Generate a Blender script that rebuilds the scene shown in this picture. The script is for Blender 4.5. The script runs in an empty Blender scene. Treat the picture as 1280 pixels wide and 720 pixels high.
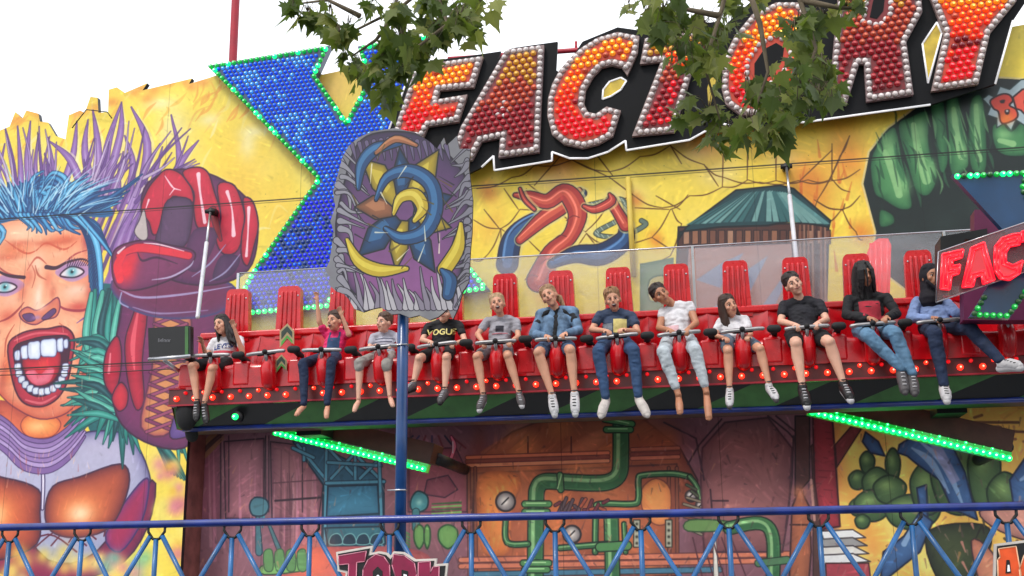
import bpy, bmesh, math, random
import numpy as np
from math import sin, cos, radians, pi, sqrt, atan2
from mathutils import Vector, Matrix, noise
R = random.Random(7)
S = bpy.context.scene
COL = S.collection
# ------------------------------------------------------------------ camera model (used to survey the place)
FPX = 1450.0; PIT = radians(14); YAW = radians(10); ROL = radians(.7)
CAM = Vector((0, 0, 1.6))
_f = Vector((-sin(YAW)*cos(PIT), cos(YAW)*cos(PIT), sin(PIT)))
_r0 = Vector((cos(YAW), sin(YAW), 0)); _u0 = _r0.cross(_f)
_r = _r0*cos(ROL) - _u0*sin(ROL); _u = _u0*cos(ROL) + _r0*sin(ROL)
def un(px, py, Y):
    d = _f*FPX + _r*(px-640) - _u*(py-360)
    return CAM + d*(Y/d.y)
def lin(c):
    c = c/255.0
    return c/12.92 if c <= .04045 else ((c+.055)/1.055)**2.4
def rgb(r, g, b): return (lin(r), lin(g), lin(b), 1)
# ------------------------------------------------------------------ materials
def mat(name, col, rough=.5, metal=0, emit=0, ecol=None, vary=.12, nscale=6, bump=0, bscale=40, coat=0, spec=.5, trans=0, alpha=1):
    m = bpy.data.materials.new(name); m.use_nodes = True
    nt = m.node_tree; b = nt.nodes['Principled BSDF']
    tc = nt.nodes.new('ShaderNodeTexCoord')
    n = nt.nodes.new('ShaderNodeTexNoise'); n.inputs['Scale'].default_value = nscale; n.inputs['Detail'].default_value = 6
    nt.links.new(tc.outputs['Object'], n.inputs['Vector'])
    mr = nt.nodes.new('ShaderNodeMapRange'); mr.inputs[1].default_value = .3; mr.inputs[2].default_value = .7
    mr.inputs[3].default_value = 1-vary; mr.inputs[4].default_value = 1+vary
    nt.links.new(n.outputs['Fac'], mr.inputs[0])
    h = nt.nodes.new('ShaderNodeVectorMath'); h.operation = 'SCALE'
    h.inputs[0].default_value = col[:3]; nt.links.new(mr.outputs[0], h.inputs['Scale'])
    nt.links.new(h.outputs[0], b.inputs['Base Color'])
    rr = nt.nodes.new('ShaderNodeMapRange'); rr.inputs[3].default_value = max(0, rough-.08); rr.inputs[4].default_value = min(1, rough+.1)
    nt.links.new(n.outputs['Fac'], rr.inputs[0]); nt.links.new(rr.outputs[0], b.inputs['Roughness'])
    b.inputs['Metallic'].default_value = metal
    b.inputs['Specular IOR Level'].default_value = spec
    b.inputs['Coat Weight'].default_value = coat; b.inputs['Coat Roughness'].default_value = .12
    b.inputs['Transmission Weight'].default_value = trans
    b.inputs['Alpha'].default_value = alpha
    if emit:
        b.inputs['Emission Color'].default_value = ecol or col
        b.inputs['Emission Strength'].default_value = emit
    if bump:
        n2 = nt.nodes.new('ShaderNodeTexNoise'); n2.inputs['Scale'].default_value = bscale; n2.inputs['Detail'].default_value = 4
        nt.links.new(tc.outputs['Object'], n2.inputs['Vector'])
        bp = nt.nodes.new('ShaderNodeBump'); bp.inputs['Strength'].default_value = bump; bp.inputs['Distance'].default_value = .02
        nt.links.new(n2.outputs['Fac'], bp.inputs['Height']); nt.links.new(bp.outputs[0], b.inputs['Normal'])
    return m
# ------------------------------------------------------------------ mesh builder
class MB:
    def __init__(s): s.v = []; s.f = []; s.m = []; s.sm = []
    def add(s, vs, fs, mi=0, smooth=False):
        o = len(s.v); s.v += [tuple(v) for v in vs]
        for f in fs: s.f.append([i+o for i in f]); s.m.append(mi); s.sm.append(smooth)
    def box(s, a, b, mi=0):
        (x0, y0, z0), (x1, y1, z1) = a, b
        s.add([(x0,y0,z0),(x1,y0,z0),(x1,y1,z0),(x0,y1,z0),(x0,y0,z1),(x1,y0,z1),(x1,y1,z1),(x0,y1,z1)],
              [(0,3,2,1),(4,5,6,7),(0,1,5,4),(1,2,6,5),(2,3,7,6),(3,0,4,7)], mi)
    def tube(s, pts, rad, seg=10, mi=0, smooth=True, cap=True, rnd=False):
        pts = [Vector(p) for p in pts]; n = len(pts)
        rad = rad if isinstance(rad, (list, tuple)) else [rad]*n
        if rnd:   # rounded ends
            p0, p1 = pts[0], pts[-1]; d0 = (pts[1]-p0).normalized(); d1 = (p1-pts[-2]).normalized()
            pre = []; post = []
            for a in (80, 55, 28): pre.append((p0 - d0*rad[0]*sin(radians(a)), rad[0]*cos(radians(a)))); post.insert(0, (p1 + d1*rad[-1]*sin(radians(a)), rad[-1]*cos(radians(a))))
            pts = [a for a, _ in pre] + pts + [a for a, _ in post]; rad = [b for _, b in pre] + list(rad) + [b for _, b in post]; n = len(pts)
        vs = []; fs = []; up = None
        for i in range(n):
            t = (pts[min(i+1, n-1)] - pts[max(i-1, 0)]).normalized()
            if up is None:
                up = Vector((0, 0, 1)) if abs(t.z) < .9 else Vector((0, 1, 0))
            a = t.cross(up).normalized(); up = a.cross(t).normalized()
            for k in range(seg):
                an = 2*pi*k/seg; vs.append(pts[i] + a*rad[i]*cos(an) + up*rad[i]*sin(an))
        for i in range(n-1):
            for k in range(seg):
                k2 = (k+1) % seg
                fs.append((i*seg+k, i*seg+k2, (i+1)*seg+k2, (i+1)*seg+k))
        if cap: fs.append(tuple(range(seg-1, -1, -1))); fs.append(tuple((n-1)*seg+k for k in range(seg)))
        s.add(vs, [f[::-1] for f in fs], mi, smooth)
    def ell(s, c, r, rot=None, mi=0, seg=14, rings=9):
        vs = []; fs = []; c = Vector(c)
        r = r if isinstance(r, (list, tuple)) else (r, r, r)
        for i in range(rings+1):
            ph = pi*i/rings
            for k in range(seg):
                a = 2*pi*k/seg
                v = Vector((r[0]*sin(ph)*cos(a), r[1]*sin(ph)*sin(a), r[2]*cos(ph)))
                if rot: v = rot @ v
                vs.append(c+v)
        for i in range(rings):
            for k in range(seg):
                k2 = (k+1) % seg
                if i == 0: fs.append((i*seg, (i+1)*seg+k, (i+1)*seg+k2))
                elif i == rings-1: fs.append((i*seg+k, (i+1)*seg, i*seg+k2))
                else: fs.append((i*seg+k, (i+1)*seg+k, (i+1)*seg+k2, i*seg+k2))
        s.add(vs, fs, mi, True)
    def prism(s, poly, y0, y1, mi=0, ms=None):     # polygon of (x,z), extruded in Y; y0 is the front
        n = len(poly)
        ar = sum(poly[i][0]*poly[(i+1)%n][1]-poly[(i+1)%n][0]*poly[i][1] for i in range(n))
        if ar < 0: poly = poly[::-1]
        vs = [(p[0], y0, p[1]) for p in poly] + [(p[0], y1, p[1]) for p in poly]
        s.add(vs, [tuple(range(n))], mi); s.add(vs, [tuple(range(2*n-1, n-1, -1))], mi if ms is None else ms)
        s.add(vs, [(i, i+n, (i+1)%n+n, (i+1)%n)[::1] for i in range(n)], mi if ms is None else ms)
    def dome(s, c, r, h, mi=0, seg=8, core=None):      # lamp cap facing -Y, with a brighter filament spot when core is given
        cx, cy, cz = c; vs = []; fs = []
        prof = [(1.0, 0), (.95, .45), (.7, .8), (.3, 1.0)]
        for rr, hh in prof:
            for k in range(seg):
                a = 2*pi*k/seg; vs.append((cx+r*rr*cos(a), cy-h*hh, cz+r*rr*sin(a)))
        for i in range(3):
            for k in range(seg):
                k2 = (k+1) % seg; fs.append((i*seg+k, i*seg+k2, (i+1)*seg+k2, (i+1)*seg+k))
        tip = tuple(3*seg+k for k in range(seg))
        if core is None: fs.append(tip)
        s.add(vs, fs, mi, True)
        if core is not None: s.add([vs[i] for i in tip], [tuple(range(seg))], core, True)
    def build(s, name, mats, parent=None, loc=None, bevel=0, fixn=False):
        me = bpy.data.meshes.new(name)
        L = Vector(loc) if loc is not None else Vector((0, 0, 0))
        me.from_pydata([tuple(Vector(v)-L) for v in s.v], [], s.f); me.update()
        mats = mats if isinstance(mats, (list, tuple)) else [mats]
        for m in mats: me.materials.append(m)
        me.polygons.foreach_set('material_index', s.m); me.polygons.foreach_set('use_smooth', s.sm)
        if fixn:
            bm = bmesh.new(); bm.from_mesh(me); bmesh.ops.recalc_face_normals(bm, faces=bm.faces); bm.to_mesh(me); bm.free()
        o = bpy.data.objects.new(name, me); COL.objects.link(o)
        o.location = L
        if parent is not None:
            o.parent = parent; o.location = L - wloc(parent)
        if bevel:
            md = o.modifiers.new('bevel', 'BEVEL'); md.width = bevel; md.segments = 3; md.limit_method = 'ANGLE'
            for p in me.polygons: p.use_smooth = True
            md.harden_normals = True
        return o
def wloc(o):
    l = Vector(o.location)
    while o.parent: o = o.parent; l += Vector(o.location)
    return l
def tag(o, label, cat, group=None):
    o['label'] = label; o['category'] = cat
    if group: o['group'] = group
    return o
def thing(name, loc, label, cat, group=None):
    o = bpy.data.objects.new(name, None); COL.objects.link(o); o.location = loc; o.empty_display_size = .2
    return tag(o, label, cat, group)
def struct(o): o['kind'] = 'structure'; return o
def xz(pts, Y): return [(un(x, y, Y).x, un(x, y, Y).z) for x, y in pts]
# ------------------------------------------------------------------ sign painter: lays pigment on a panel, in panel metres
def smooth_closed(p, n=4):
    out = []; N = len(p)
    for i in range(N):
        p0, p1, p2, p3 = [np.array(p[(i+k-1) % N], float) for k in range(4)]
        for j in range(n):
            t = j/n
            out.append(.5*((2*p1)+(-p0+p2)*t+(2*p0-5*p1+4*p2-p3)*t*t+(-p0+3*p1-3*p2+p3)*t**3))
    return [tuple(q) for q in out]
def smooth_open(p, n=5):
    q = [p[0]]+list(p)+[p[-1]]; out = []
    for i in range(1, len(q)-2):
        p0, p1, p2, p3 = [np.array(a, float) for a in q[i-1:i+3]]
        for j in range(n):
            t = j/n
            out.append(.5*((2*p1)+(-p0+p2)*t+(2*p0-5*p1+4*p2-p3)*t*t+(-p0+3*p1-3*p2+p3)*t**3))
    out.append(np.array(q[-1], float)); return [tuple(a) for a in out]
class Paint:
    def __init__(s, Y, x0, x1, z0, z1, ppm, base):
        s.Y, s.x0, s.x1, s.z0, s.z1, s.ppm = Y, x0, x1, z0, z1, ppm
        s.W = int((x1-x0)*ppm); s.H = int((z1-z0)*ppm)
        s.a = np.zeros((s.H, s.W, 3), np.float32); s.a[:] = np.array(base, np.float32)
        s.k = ppm/110.0      # one photo pixel in canvas pixels, roughly
        d = un(640, 360, Y); e = un(641, 360, Y); s.k = (e.x-d.x)*ppm
    def P(s, p):
        v = un(p[0], p[1], s.Y); return ((v.x-s.x0)*s.ppm, (v.z-s.z0)*s.ppm)
    def bb(s, xs, ys, m):
        x0 = max(0, int(min(xs)-m)); x1 = min(s.W, int(max(xs)+m)+2); y0 = max(0, int(min(ys)-m)); y1 = min(s.H, int(max(ys)+m)+2)
        if x1 <= x0 or y1 <= y0: return None
        gx, gy = np.meshgrid(np.arange(x0, x1)+.5, np.arange(y0, y1)+.5)
        return x0, x1, y0, y1, gx.astype(np.float32), gy.astype(np.float32)
    def mix(s, b, al, col):
        x0, x1, y0, y1 = b[:4]; r = s.a[y0:y1, x0:x1]
        al = np.clip(al, 0, 1)[..., None]
        col = np.array(col, np.float32)
        r += (col-r)*al
    def poly(s, pts, col, sm=True, line=None, lw=1.6, edge=None, ew=6, grad=None, gdir=(0, 1), a=1, soft=.7, lo=False):
        if sm: pts = smooth_closed(pts)
        q = [s.P(p) for p in pts]; xs = [p[0] for p in q]; ys = [p[1] for p in q]
        b = s.bb(xs, ys, 3+lw*s.k)
        if b is None: return
        gx, gy = b[4], b[5]
        d2 = np.full(gx.shape, 1e12, np.float32); ins = np.zeros(gx.shape, bool)
        n = len(q)
        for i in range(n):
            (ax, ay), (bx, by) = q[i], q[(i+1) % n]
            ex, ey = bx-ax, by-ay; L = ex*ex+ey*ey+1e-9
            t = np.clip(((gx-ax)*ex+(gy-ay)*ey)/L, 0, 1)
            dx = gx-ax-t*ex; dy = gy-ay-t*ey
            d2 = np.minimum(d2, dx*dx+dy*dy)
            if ay != by:
                c = ((ay > gy) != (by > gy)) & (gx < (bx-ax)*(gy-ay)/(by-ay)+ax); ins ^= c
        d = np.sqrt(d2); sd = np.where(ins, d, -d)
        if not lo:
            colr = np.array(col, np.float32)
            if grad is not None:
                pr = gx*gdir[0]+gy*gdir[1]; lo_, hi_ = [f([x*gdir[0]+y*gdir[1] for x, y in q]) for f in (min, max)]
                t = np.clip((pr-lo_)/(hi_-lo_+1e-6), 0, 1)[..., None]
                colr = colr*(1-t)+np.array(grad, np.float32)*t
            if edge is not None:
                e = np.exp(-np.clip(d, 0, None)/(ew*s.k))[..., None]
                colr = colr*(1-e)+np.array(edge, np.float32)*e
            al = np.clip(sd/(soft*2)+.5, 0, 1)*a
            s.mix(b, al, colr)
        if line is not None:
            s.mix(b, np.clip(lw*s.k/2-d+.5, 0, 1)*a, line)
    def stroke(s, pts, w, col, sm=True, line=None, lw=1.0, a=1, hi=None):
        ws = list(w) if isinstance(w, (list, tuple)) else [w]*len(pts)
        if sm and len(pts) > 2:
            m = smooth_open([(p[0], p[1], ww) for p, ww in zip(pts, ws)]); pts = [(p[0], p[1]) for p in m]; ws = [p[2] for p in m]
        q = [s.P(p) for p in pts]; ws = [max(.1, x)*s.k/2 for x in ws]
        b = s.bb([p[0] for p in q], [p[1] for p in q], max(ws)+3+lw*s.k)
        if b is None: return
        gx, gy = b[4], b[5]; d = np.full(gx.shape, 1e6, np.float32)
        for i in range(len(q)-1):
            (ax, ay), (bx, by) = q[i], q[i+1]; ex, ey = bx-ax, by-ay; L = ex*ex+ey*ey+1e-9
            t = np.clip(((gx-ax)*ex+(gy-ay)*ey)/L, 0, 1)
            dd = np.hypot(gx-ax-t*ex, gy-ay-t*ey)-(ws[i]+(ws[i+1]-ws[i])*t)
            d = np.minimum(d, dd)
        if line is not None: s.mix(b, np.clip(lw*s.k-d+.5, 0, 1)*a, line)
        s.mix(b, np.clip(.5-d, 0, 1)*a, col)
        if hi is not None: s.mix(b, np.clip((-d-max(ws)*.35)/(max(ws)*.5), 0, 1)*a*.8, hi)
    def spray(s, x, y, r, col, a=.5, ry=None, rot=0):
        q = s.P((x, y)); r = r*s.k; ry = (ry*s.k if ry else r)
        m = 2.6*max(r, ry); b = s.bb([q[0]], [q[1]], m)
        if b is None: return
        dx = b[4]-q[0]; dy = b[5]-q[1]; c, sn = cos(rot), sin(rot)
        u = (dx*c+dy*sn)/r; v = (-dx*sn+dy*c)/ry
        s.mix(b, np.exp(-(u*u+v*v))*a, col)
    def brush(s, n, seed, lo=.8, hi=1.26, L=(6, 26), wd=(1.2, 4)):      # loose brushwork over the flat colours
        g = random.Random(seed)
        for _ in range(n):
            x = g.uniform(4, s.W-5); y = g.uniform(4, s.H-5); a = noise.noise(Vector((x*.006, y*.006, seed)))*5+1.2
            l = g.uniform(*L); ex, ey = x+cos(a)*l, y+sin(a)*l; w = g.uniform(*wd)
            x0, x1 = int(max(0, min(x, ex)-w-1)), int(min(s.W, max(x, ex)+w+2)); y0, y1 = int(max(0, min(y, ey)-w-1)), int(min(s.H, max(y, ey)+w+2))
            if x1-x0 < 2 or y1-y0 < 2: continue
            gx, gy = np.meshgrid(np.arange(x0, x1), np.arange(y0, y1)); t = np.clip(((gx-x)*(ex-x)+(gy-y)*(ey-y))/(l*l), 0, 1)
            d = np.hypot(gx-x-t*(ex-x), gy-y-t*(ey-y)); al = np.clip((w*(1-t*.7)-d)/w, 0, 1)[..., None]*g.uniform(.25, .7)
            c = s.a[int(y), int(x)]*g.uniform(lo, hi); r = s.a[y0:y1, x0:x1]; near = np.exp(-np.abs(r-s.a[int(y), int(x)]).sum(2, keepdims=True)/70); r += (c-r)*al*near
    def material(s, name, rough=.42, dirt=.07):
        im = bpy.data.images.new(name, s.W, s.H)
        px = np.ones((s.H, s.W, 4), np.float32); px[..., :3] = np.clip(s.a/255.0, 0, 1)
        im.pixels.foreach_set(px.ravel()); im.update(); im.pack()
        m = mat(name, (1, 1, 1, 1), rough=rough, vary=dirt, nscale=1.3, bump=.05, bscale=3)
        nt = m.node_tree; bs = nt.nodes['Principled BSDF']
        uv = nt.nodes.new('ShaderNodeTexCoord'); t = nt.nodes.new('ShaderNodeTexImage'); t.image = im
        nt.links.new(uv.outputs['UV'], t.inputs['Vector'])
        sc = [n for n in nt.nodes if n.type == 'VECT_MATH'][0]
        nt.links.new(t.outputs['Color'], sc.inputs[0])
        # fine mottling of the pigment
        n3 = nt.nodes.new('ShaderNodeTexNoise'); n3.inputs['Scale'].default_value = 14; n3.inputs['Detail'].default_value = 8
        tc = nt.nodes.new('ShaderNodeTexCoord'); nt.links.new(tc.outputs['Object'], n3.inputs['Vector'])
        hs = nt.nodes.new('ShaderNodeHueSaturation'); mr = nt.nodes.new('ShaderNodeMapRange')
        mr.inputs[1].default_value = .3; mr.inputs[2].default_value = .7; mr.inputs[3].default_value = .95; mr.inputs[4].default_value = 1.05
        nt.links.new(n3.outputs['Fac'], mr.inputs[0]); nt.links.new(mr.outputs[0], hs.inputs['Value'])
        nt.links.new(sc.outputs[0], hs.inputs['Color']); nt.links.new(hs.outputs[0], bs.inputs['Base Color'])
        return m
    def uvmap(s, o):
        me = o.data; uv = me.uv_layers.new(name='UVMap'); L = wloc(o)
        for lp in me.loops:
            v = me.vertices[lp.vertex_index].co+L
            uv.data[lp.index].uv = ((v.x-s.x0)/(s.x1-s.x0), (v.z-s.z0)/(s.z1-s.z0))
SKYS, EXPO = .11, .35
# ================================================================== the painted fairground front (flat paintwork on boards)
YW_, YL = 14.2, 14.8          # upper front, recessed lower backdrop
pr = random.Random(3)
A = Paint(YW_, -11.4, 6.6, .9, 9.1, 112, (242, 216, 80))
# yellow ground with orange licks and pale clouds
for i in range(90):
    x = pr.uniform(-60, 480); y = pr.uniform(80, 700)
    A.spray(x, y, pr.uniform(8, 26), pr.choice([(244, 220, 86), (248, 234, 150), (238, 172, 66), (236, 206, 76), (248, 238, 176)]), pr.uniform(.25, .6), pr.uniform(14, 50), pr.uniform(-.6, .8))
A.spray(640, 300, 60, (234, 204, 60), .5, 60); A.spray(950, 200, 90, (234, 204, 60), .5, 60); A.spray(300, 200, 60, (236, 198, 70), .8, 70)
for i in range(46):
    x = pr.uniform(210, 400); y = pr.uniform(100, 340); A.stroke([(x, y), (x+pr.uniform(6, 22), y-pr.uniform(10, 30)), (x+pr.uniform(8, 44), y-pr.uniform(10, 40))], [1, pr.uniform(3, 9), 1], pr.choice([(240, 226, 140), (234, 200, 90), (230, 164, 70), (244, 236, 180)]), a=pr.uniform(.25, .6))
for x, y, r, ry in [(215, 160, 22, 30), (262, 150, 16, 10), (310, 180, 12, 22), (318, 165, 20, 8), (200, 130, 24, 10)]: A.spray(x, y, r, (240, 228, 176), .7, ry)
A.spray(300, 240, 30, (232, 188, 70), .7, 34); A.spray(420, 110, 40, (214, 172, 84), .8)
for i in range(150):
    x = pr.uniform(560, 1290); y = pr.uniform(20, 480)
    A.spray(x, y, pr.uniform(8, 34), pr.choice([(232, 202, 52), (240, 214, 66), (214, 180, 40), (236, 216, 118), (220, 134, 40), (222, 190, 56)]), pr.uniform(.25, .55), pr.uniform(10, 34), pr.uniform(-.8, .8))
for x, y, r in [(690, 225, 26), (770, 250, 30), (870, 190, 22), (850, 180, 16), (640, 300, 20), (980, 200, 20), (730, 290, 24), (900, 220, 26)]:
    A.spray(x, y, r, (222, 208, 150), .6, r*.6)
for x, y, r in [(880, 165, 26), (1060, 200, 22), (1075, 290, 10), (1090, 240, 9), (795, 250, 8), (820, 300, 9), (700, 192, 30), (610, 240, 12), (1010, 225, 26)]:
    A.spray(x, y, r, (214, 112, 34), .65, r*1.3, .4)
for i in range(26):
    x = pr.uniform(1000, 1075); y = pr.uniform(150, 330); A.stroke([(x, y), (x+pr.uniform(-6, 4), y+pr.uniform(10, 26))], [1, 4, ][:2], (205, 96, 34), a=.55)
# orange flame licks near the ragged top
for i in range(60):
    x = pr.uniform(-10, 300); y = pr.uniform(110, 210) - x*.12
    A.stroke([(x, y), (x+pr.uniform(4, 12), y-pr.uniform(6, 14)), (x+pr.uniform(2, 24), y-pr.uniform(14, 30))], [1, pr.uniform(3, 6), 1], pr.choice([(232, 150, 60), (240, 222, 130), (236, 176, 66), (244, 232, 170)]), a=.6)
for x in range(-40, 262, 8):
    A.spray(x, 158-x*.22+pr.uniform(-20, 6), 9, (232, 142, 58), .6, 7)
# crackle lines of the web pattern
cen = [(700, 150), (905, 165), (1070, 200)]
def webline(p, q, sag=0):
    m = ((p[0]+q[0])/2, (p[1]+q[1])/2+sag); A.stroke([p, m, q], [1.0, 1.6, 1.0], (92, 56, 18), a=.95)
webs = [[(596, 236), (640, 222), (668, 207), (715, 200), (762, 215), (800, 196), (838, 182), (880, 206), (905, 222), (950, 228), (998, 226), (1040, 226), (1075, 212)],
        [(592, 275), (626, 286), (650, 262), (690, 254), (732, 290), (764, 250), (790, 243), (828, 260), (862, 245), (903, 234), (935, 225), (970, 226), (1010, 225), (1040, 224), (1062, 240)],
        [(592, 326), (610, 318), (626, 286), (660, 300), (700, 330), (733, 292), (760, 305), (815, 297), (838, 262), (860, 244)],
        [(800, 330), (838, 320), (852, 280), (840, 262)], [(1018, 250), (1052, 262), (1075, 245)], [(1000, 300), (1022, 250), (1050, 195), (1062, 170)],
        [(1022, 252), (1053, 262), (1070, 290), (1078, 300)], [(1030, 280), (1052, 262), (1056, 255)], [(1040, 180), (1040, 226)]]
for w in webs:
    for p, q in zip(w, w[1:]): webline(p, q, 4)
for p, q in [((700, 196), (668, 232)), ((715, 200), (762, 222)), ((740, 186), (766, 220)), ((762, 222), (790, 243)), ((838, 182), (852, 205)), ((880, 206), (898, 233)), ((905, 150), (903, 234)), ((935, 168), (934, 225)), ((970, 168), (970, 226)), ((1040, 188), (1000, 226)), ((1062, 170), (1038, 224)), ((625, 287), (605, 262)), ((626, 287), (627, 310)), ((690, 254), (660, 230)), ((648, 262), (630, 236)), ((733, 292), (755, 320)), ((815, 297), (838, 312)), ((820, 245), (850, 262)), ((794, 260), (836, 262))]:
    webline(p, q, 0)
# ---- violet flames behind the hair
for bx, by, mx, my, tx, ty, w in [(12, 270, -4, 240, 6, 180, 8), (22, 250, 26, 220, 22, 158, 8), (40, 245, 34, 200, 38, 152, 8), (52, 250, 44, 215, 48, 168, 6), (58, 250, 64, 215, 60, 176, 6), (68, 260, 70, 230, 60, 172, 6),
        (82, 225, 92, 190, 96, 152, 8), (104, 240, 88, 200, 62, 177, 9), (118, 250, 106, 190, 110, 150, 9), (124, 235, 122, 180, 116, 138, 9), (130, 250, 134, 185, 152, 128, 10), (132, 235, 150, 170, 152, 130, 9),
        (150, 260, 148, 225, 154, 190, 6), (160, 250, 166, 205, 156, 170, 8), (176, 240, 184, 180, 164, 134, 10), (150, 300, 178, 220, 200, 180, 8), (160, 310, 190, 230, 203, 184, 7), (170, 290, 222, 215, 214, 144, 9), (180, 290, 222, 210, 248, 176, 9), (150, 320, 170, 270, 196, 228, 9), (140, 360, 150, 300, 180, 240, 12), (150, 380, 160, 300, 176, 262, 10), (-20, 240, -14, 200, -10, 165, 8)]:
    A.stroke([(bx+4, by+2), (mx+3, my), (tx, ty)], [w+7, w+3, 2], (238, 226, 190), a=.5)
    A.stroke([(bx, by), (mx, my), (tx, ty)], [w+3, w, .7], (140, 100, 166), line=(74, 48, 102), lw=.8, hi=(188, 160, 206))
for i in range(46):
    x = pr.uniform(-6, 190); y = pr.uniform(225, 262); tx = x+(x-60)*.42+pr.uniform(-10, 10); ty = pr.uniform(150, 205)
    A.stroke([(x, y), ((x+tx)/2+pr.uniform(-7, 7), (y+ty)/2), (tx, ty)], [4.5, 3.2, .5], pr.choice([(138, 96, 160), (164, 132, 184), (108, 70, 138), (190, 166, 200)]), line=(74, 50, 100), lw=.6)
for i in range(26):
    x = pr.uniform(100, 200); y = pr.uniform(240, 330); A.stroke([(x-30, y+60), (x-12, y+16), (x+6, y-26)], [6, 5, .6], pr.choice([(140, 96, 160), (104, 66, 132), (178, 148, 196), (90, 60, 120)]), a=.9)
# ---- teal plumes beside the face
def plume(x0, y0, x1, y1, x2, y2, w, c=None):
    c = c or pr.choice([(30, 126, 116), (20, 96, 94), (74, 164, 144), (14, 66, 74), (44, 140, 126), (18, 80, 84)])
    A.stroke([(x0, y0), (x1, y1), (x2, y2)], [w*.5, w, .6], c, line=(14, 58, 66), lw=.9, hi=tuple(min(255, v+46) for v in c))
A.poly([(110, 380), (150, 370), (150, 560), (105, 520)], (26, 96, 100), sm=True)
# ---- neck, chest armour
A.poly([(-130, 560), (-60, 540), (10, 520), (60, 560), (110, 540), (160, 545), (186, 590), (186, 640), (150, 690), (60, 712), (-110, 700)], (150, 160, 196), grad=(196, 186, 208), line=(52, 44, 84), lw=2, edge=(88, 84, 140), ew=7)
A.poly([(-30, 690), (10, 640), (60, 700), (120, 690), (190, 600), (184, 660), (140, 712), (40, 730)], (150, 36, 76), line=(56, 20, 50), lw=1.8, edge=(90, 24, 70), ew=8)
for a in range(8): A.stroke([(20+a*22, 690-a*4), (60+a*16, 668-a*6), (96+a*12, 690-a*8)], 2, (84, 24, 52))
A.poly([(132, 668), (168, 612), (186, 600), (178, 650), (150, 690)], (168, 40, 84), line=(60, 40, 96), lw=2, edge=(104, 50, 120), ew=5)
A.poly([(-30, 600), (8, 598), (48, 612), (50, 640), (46, 680), (0, 700), (-40, 690)], (196, 84, 52), edge=(92, 30, 44), ew=12, line=(60, 30, 60), lw=2)
A.spray(-4, 645, 26, (250, 150, 80), .9); A.spray(-8, 645, 14, (255, 214, 160), .8)
A.poly([(56, 640), (66, 608), (100, 596), (150, 580), (162, 600), (150, 640), (130, 664), (92, 672), (64, 664)], (200, 92, 56), edge=(96, 32, 46), ew=12, line=(60, 30, 60), lw=2)
A.spray(100, 640, 30, (250, 150, 84), .9, 24); A.spray(100, 642, 15, (255, 226, 184), .85, 11)
A.stroke([(52, 570), (54, 600), (53, 636)], [1, 3, 2], (222, 214, 232), line=(60, 46, 90), lw=1.5)
# neck + collar of ribbed cloth
A.poly([(0, 500), (60, 520), (110, 470), (104, 540), (60, 566), (0, 550)], (226, 110, 74), line=None, edge=(150, 50, 50), ew=10)
A.poly([(26, 530), (34, 520), (52, 518), (70, 522), (76, 532), (66, 545), (44, 548), (30, 542)], (250, 158, 84), edge=(216, 96, 56), ew=6, line=(120, 44, 50), lw=1)
A.spray(46, 533, 12, (255, 198, 130), .8, 7)
for k in range(7):
    y = 540+k*6
    A.stroke([(-12, y-26), (8, y-12), (30, y+8), (60, y+12), (86, y-4), (106, y-30)], [4, 6, 7, 7, 6, 2], pr.choice([(150, 120, 176), (176, 150, 200), (128, 96, 156)]), line=(62, 38, 88), lw=1)
# ---- face
A.poly([(-92, 300), (-60, 268), (10, 262), (60, 262), (100, 272), (116, 300), (118, 360), (124, 400), (116, 450), (104, 490), (84, 516), (50, 524), (16, 508), (-6, 488), (-34, 470), (-66, 440), (-88, 390)], (246, 170, 130), line=(110, 40, 60), lw=1.5, edge=(202, 84, 62), ew=10)
A.poly([(118, 372), (112, 404), (116, 440), (112, 470), (102, 492), (104, 430), (106, 390)], (214, 96, 72), a=.8)
for x, y, r, ry, c, a in [(40, 290, 34, 16, (250, 196, 156), .8), (18, 312, 24, 10, (226, 104, 60), .6), (76, 300, 26, 12, (232, 120, 78), .7), (92, 282, 20, 8, (250, 200, 166), .6), (46, 330, 10, 14, (252, 206, 176), .9), (36, 346, 8, 12, (214, 96, 72), .6),
        (60, 350, 6, 12, (220, 104, 78), .6), (92, 368, 18, 10, (250, 192, 160), .85), (98, 384, 16, 7, (206, 66, 60), .8), (46, 372, 9, 22, (252, 196, 162), .85), (14, 376, 14, 9, (244, 180, 148), .7), (10, 396, 14, 10, (210, 82, 62), .7), (104, 350, 12, 8, (240, 150, 120), .7),
        (60, 304, 20, 4, (198, 68, 48), .6), (24, 304, 16, 4, (198, 68, 48), .5), (84, 400, 14, 9, (250, 178, 140), .8), (16, 420, 8, 18, (248, 176, 134), .7), (10, 460, 10, 24, (236, 104, 54), .7), (112, 420, 5, 26, (240, 150, 116), .8), (100, 440, 6, 22, (228, 96, 72), .5), (52, 508, 30, 8, (214, 84, 60), .6)]:
    A.spray(x, y, r, c, a, ry)
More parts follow.
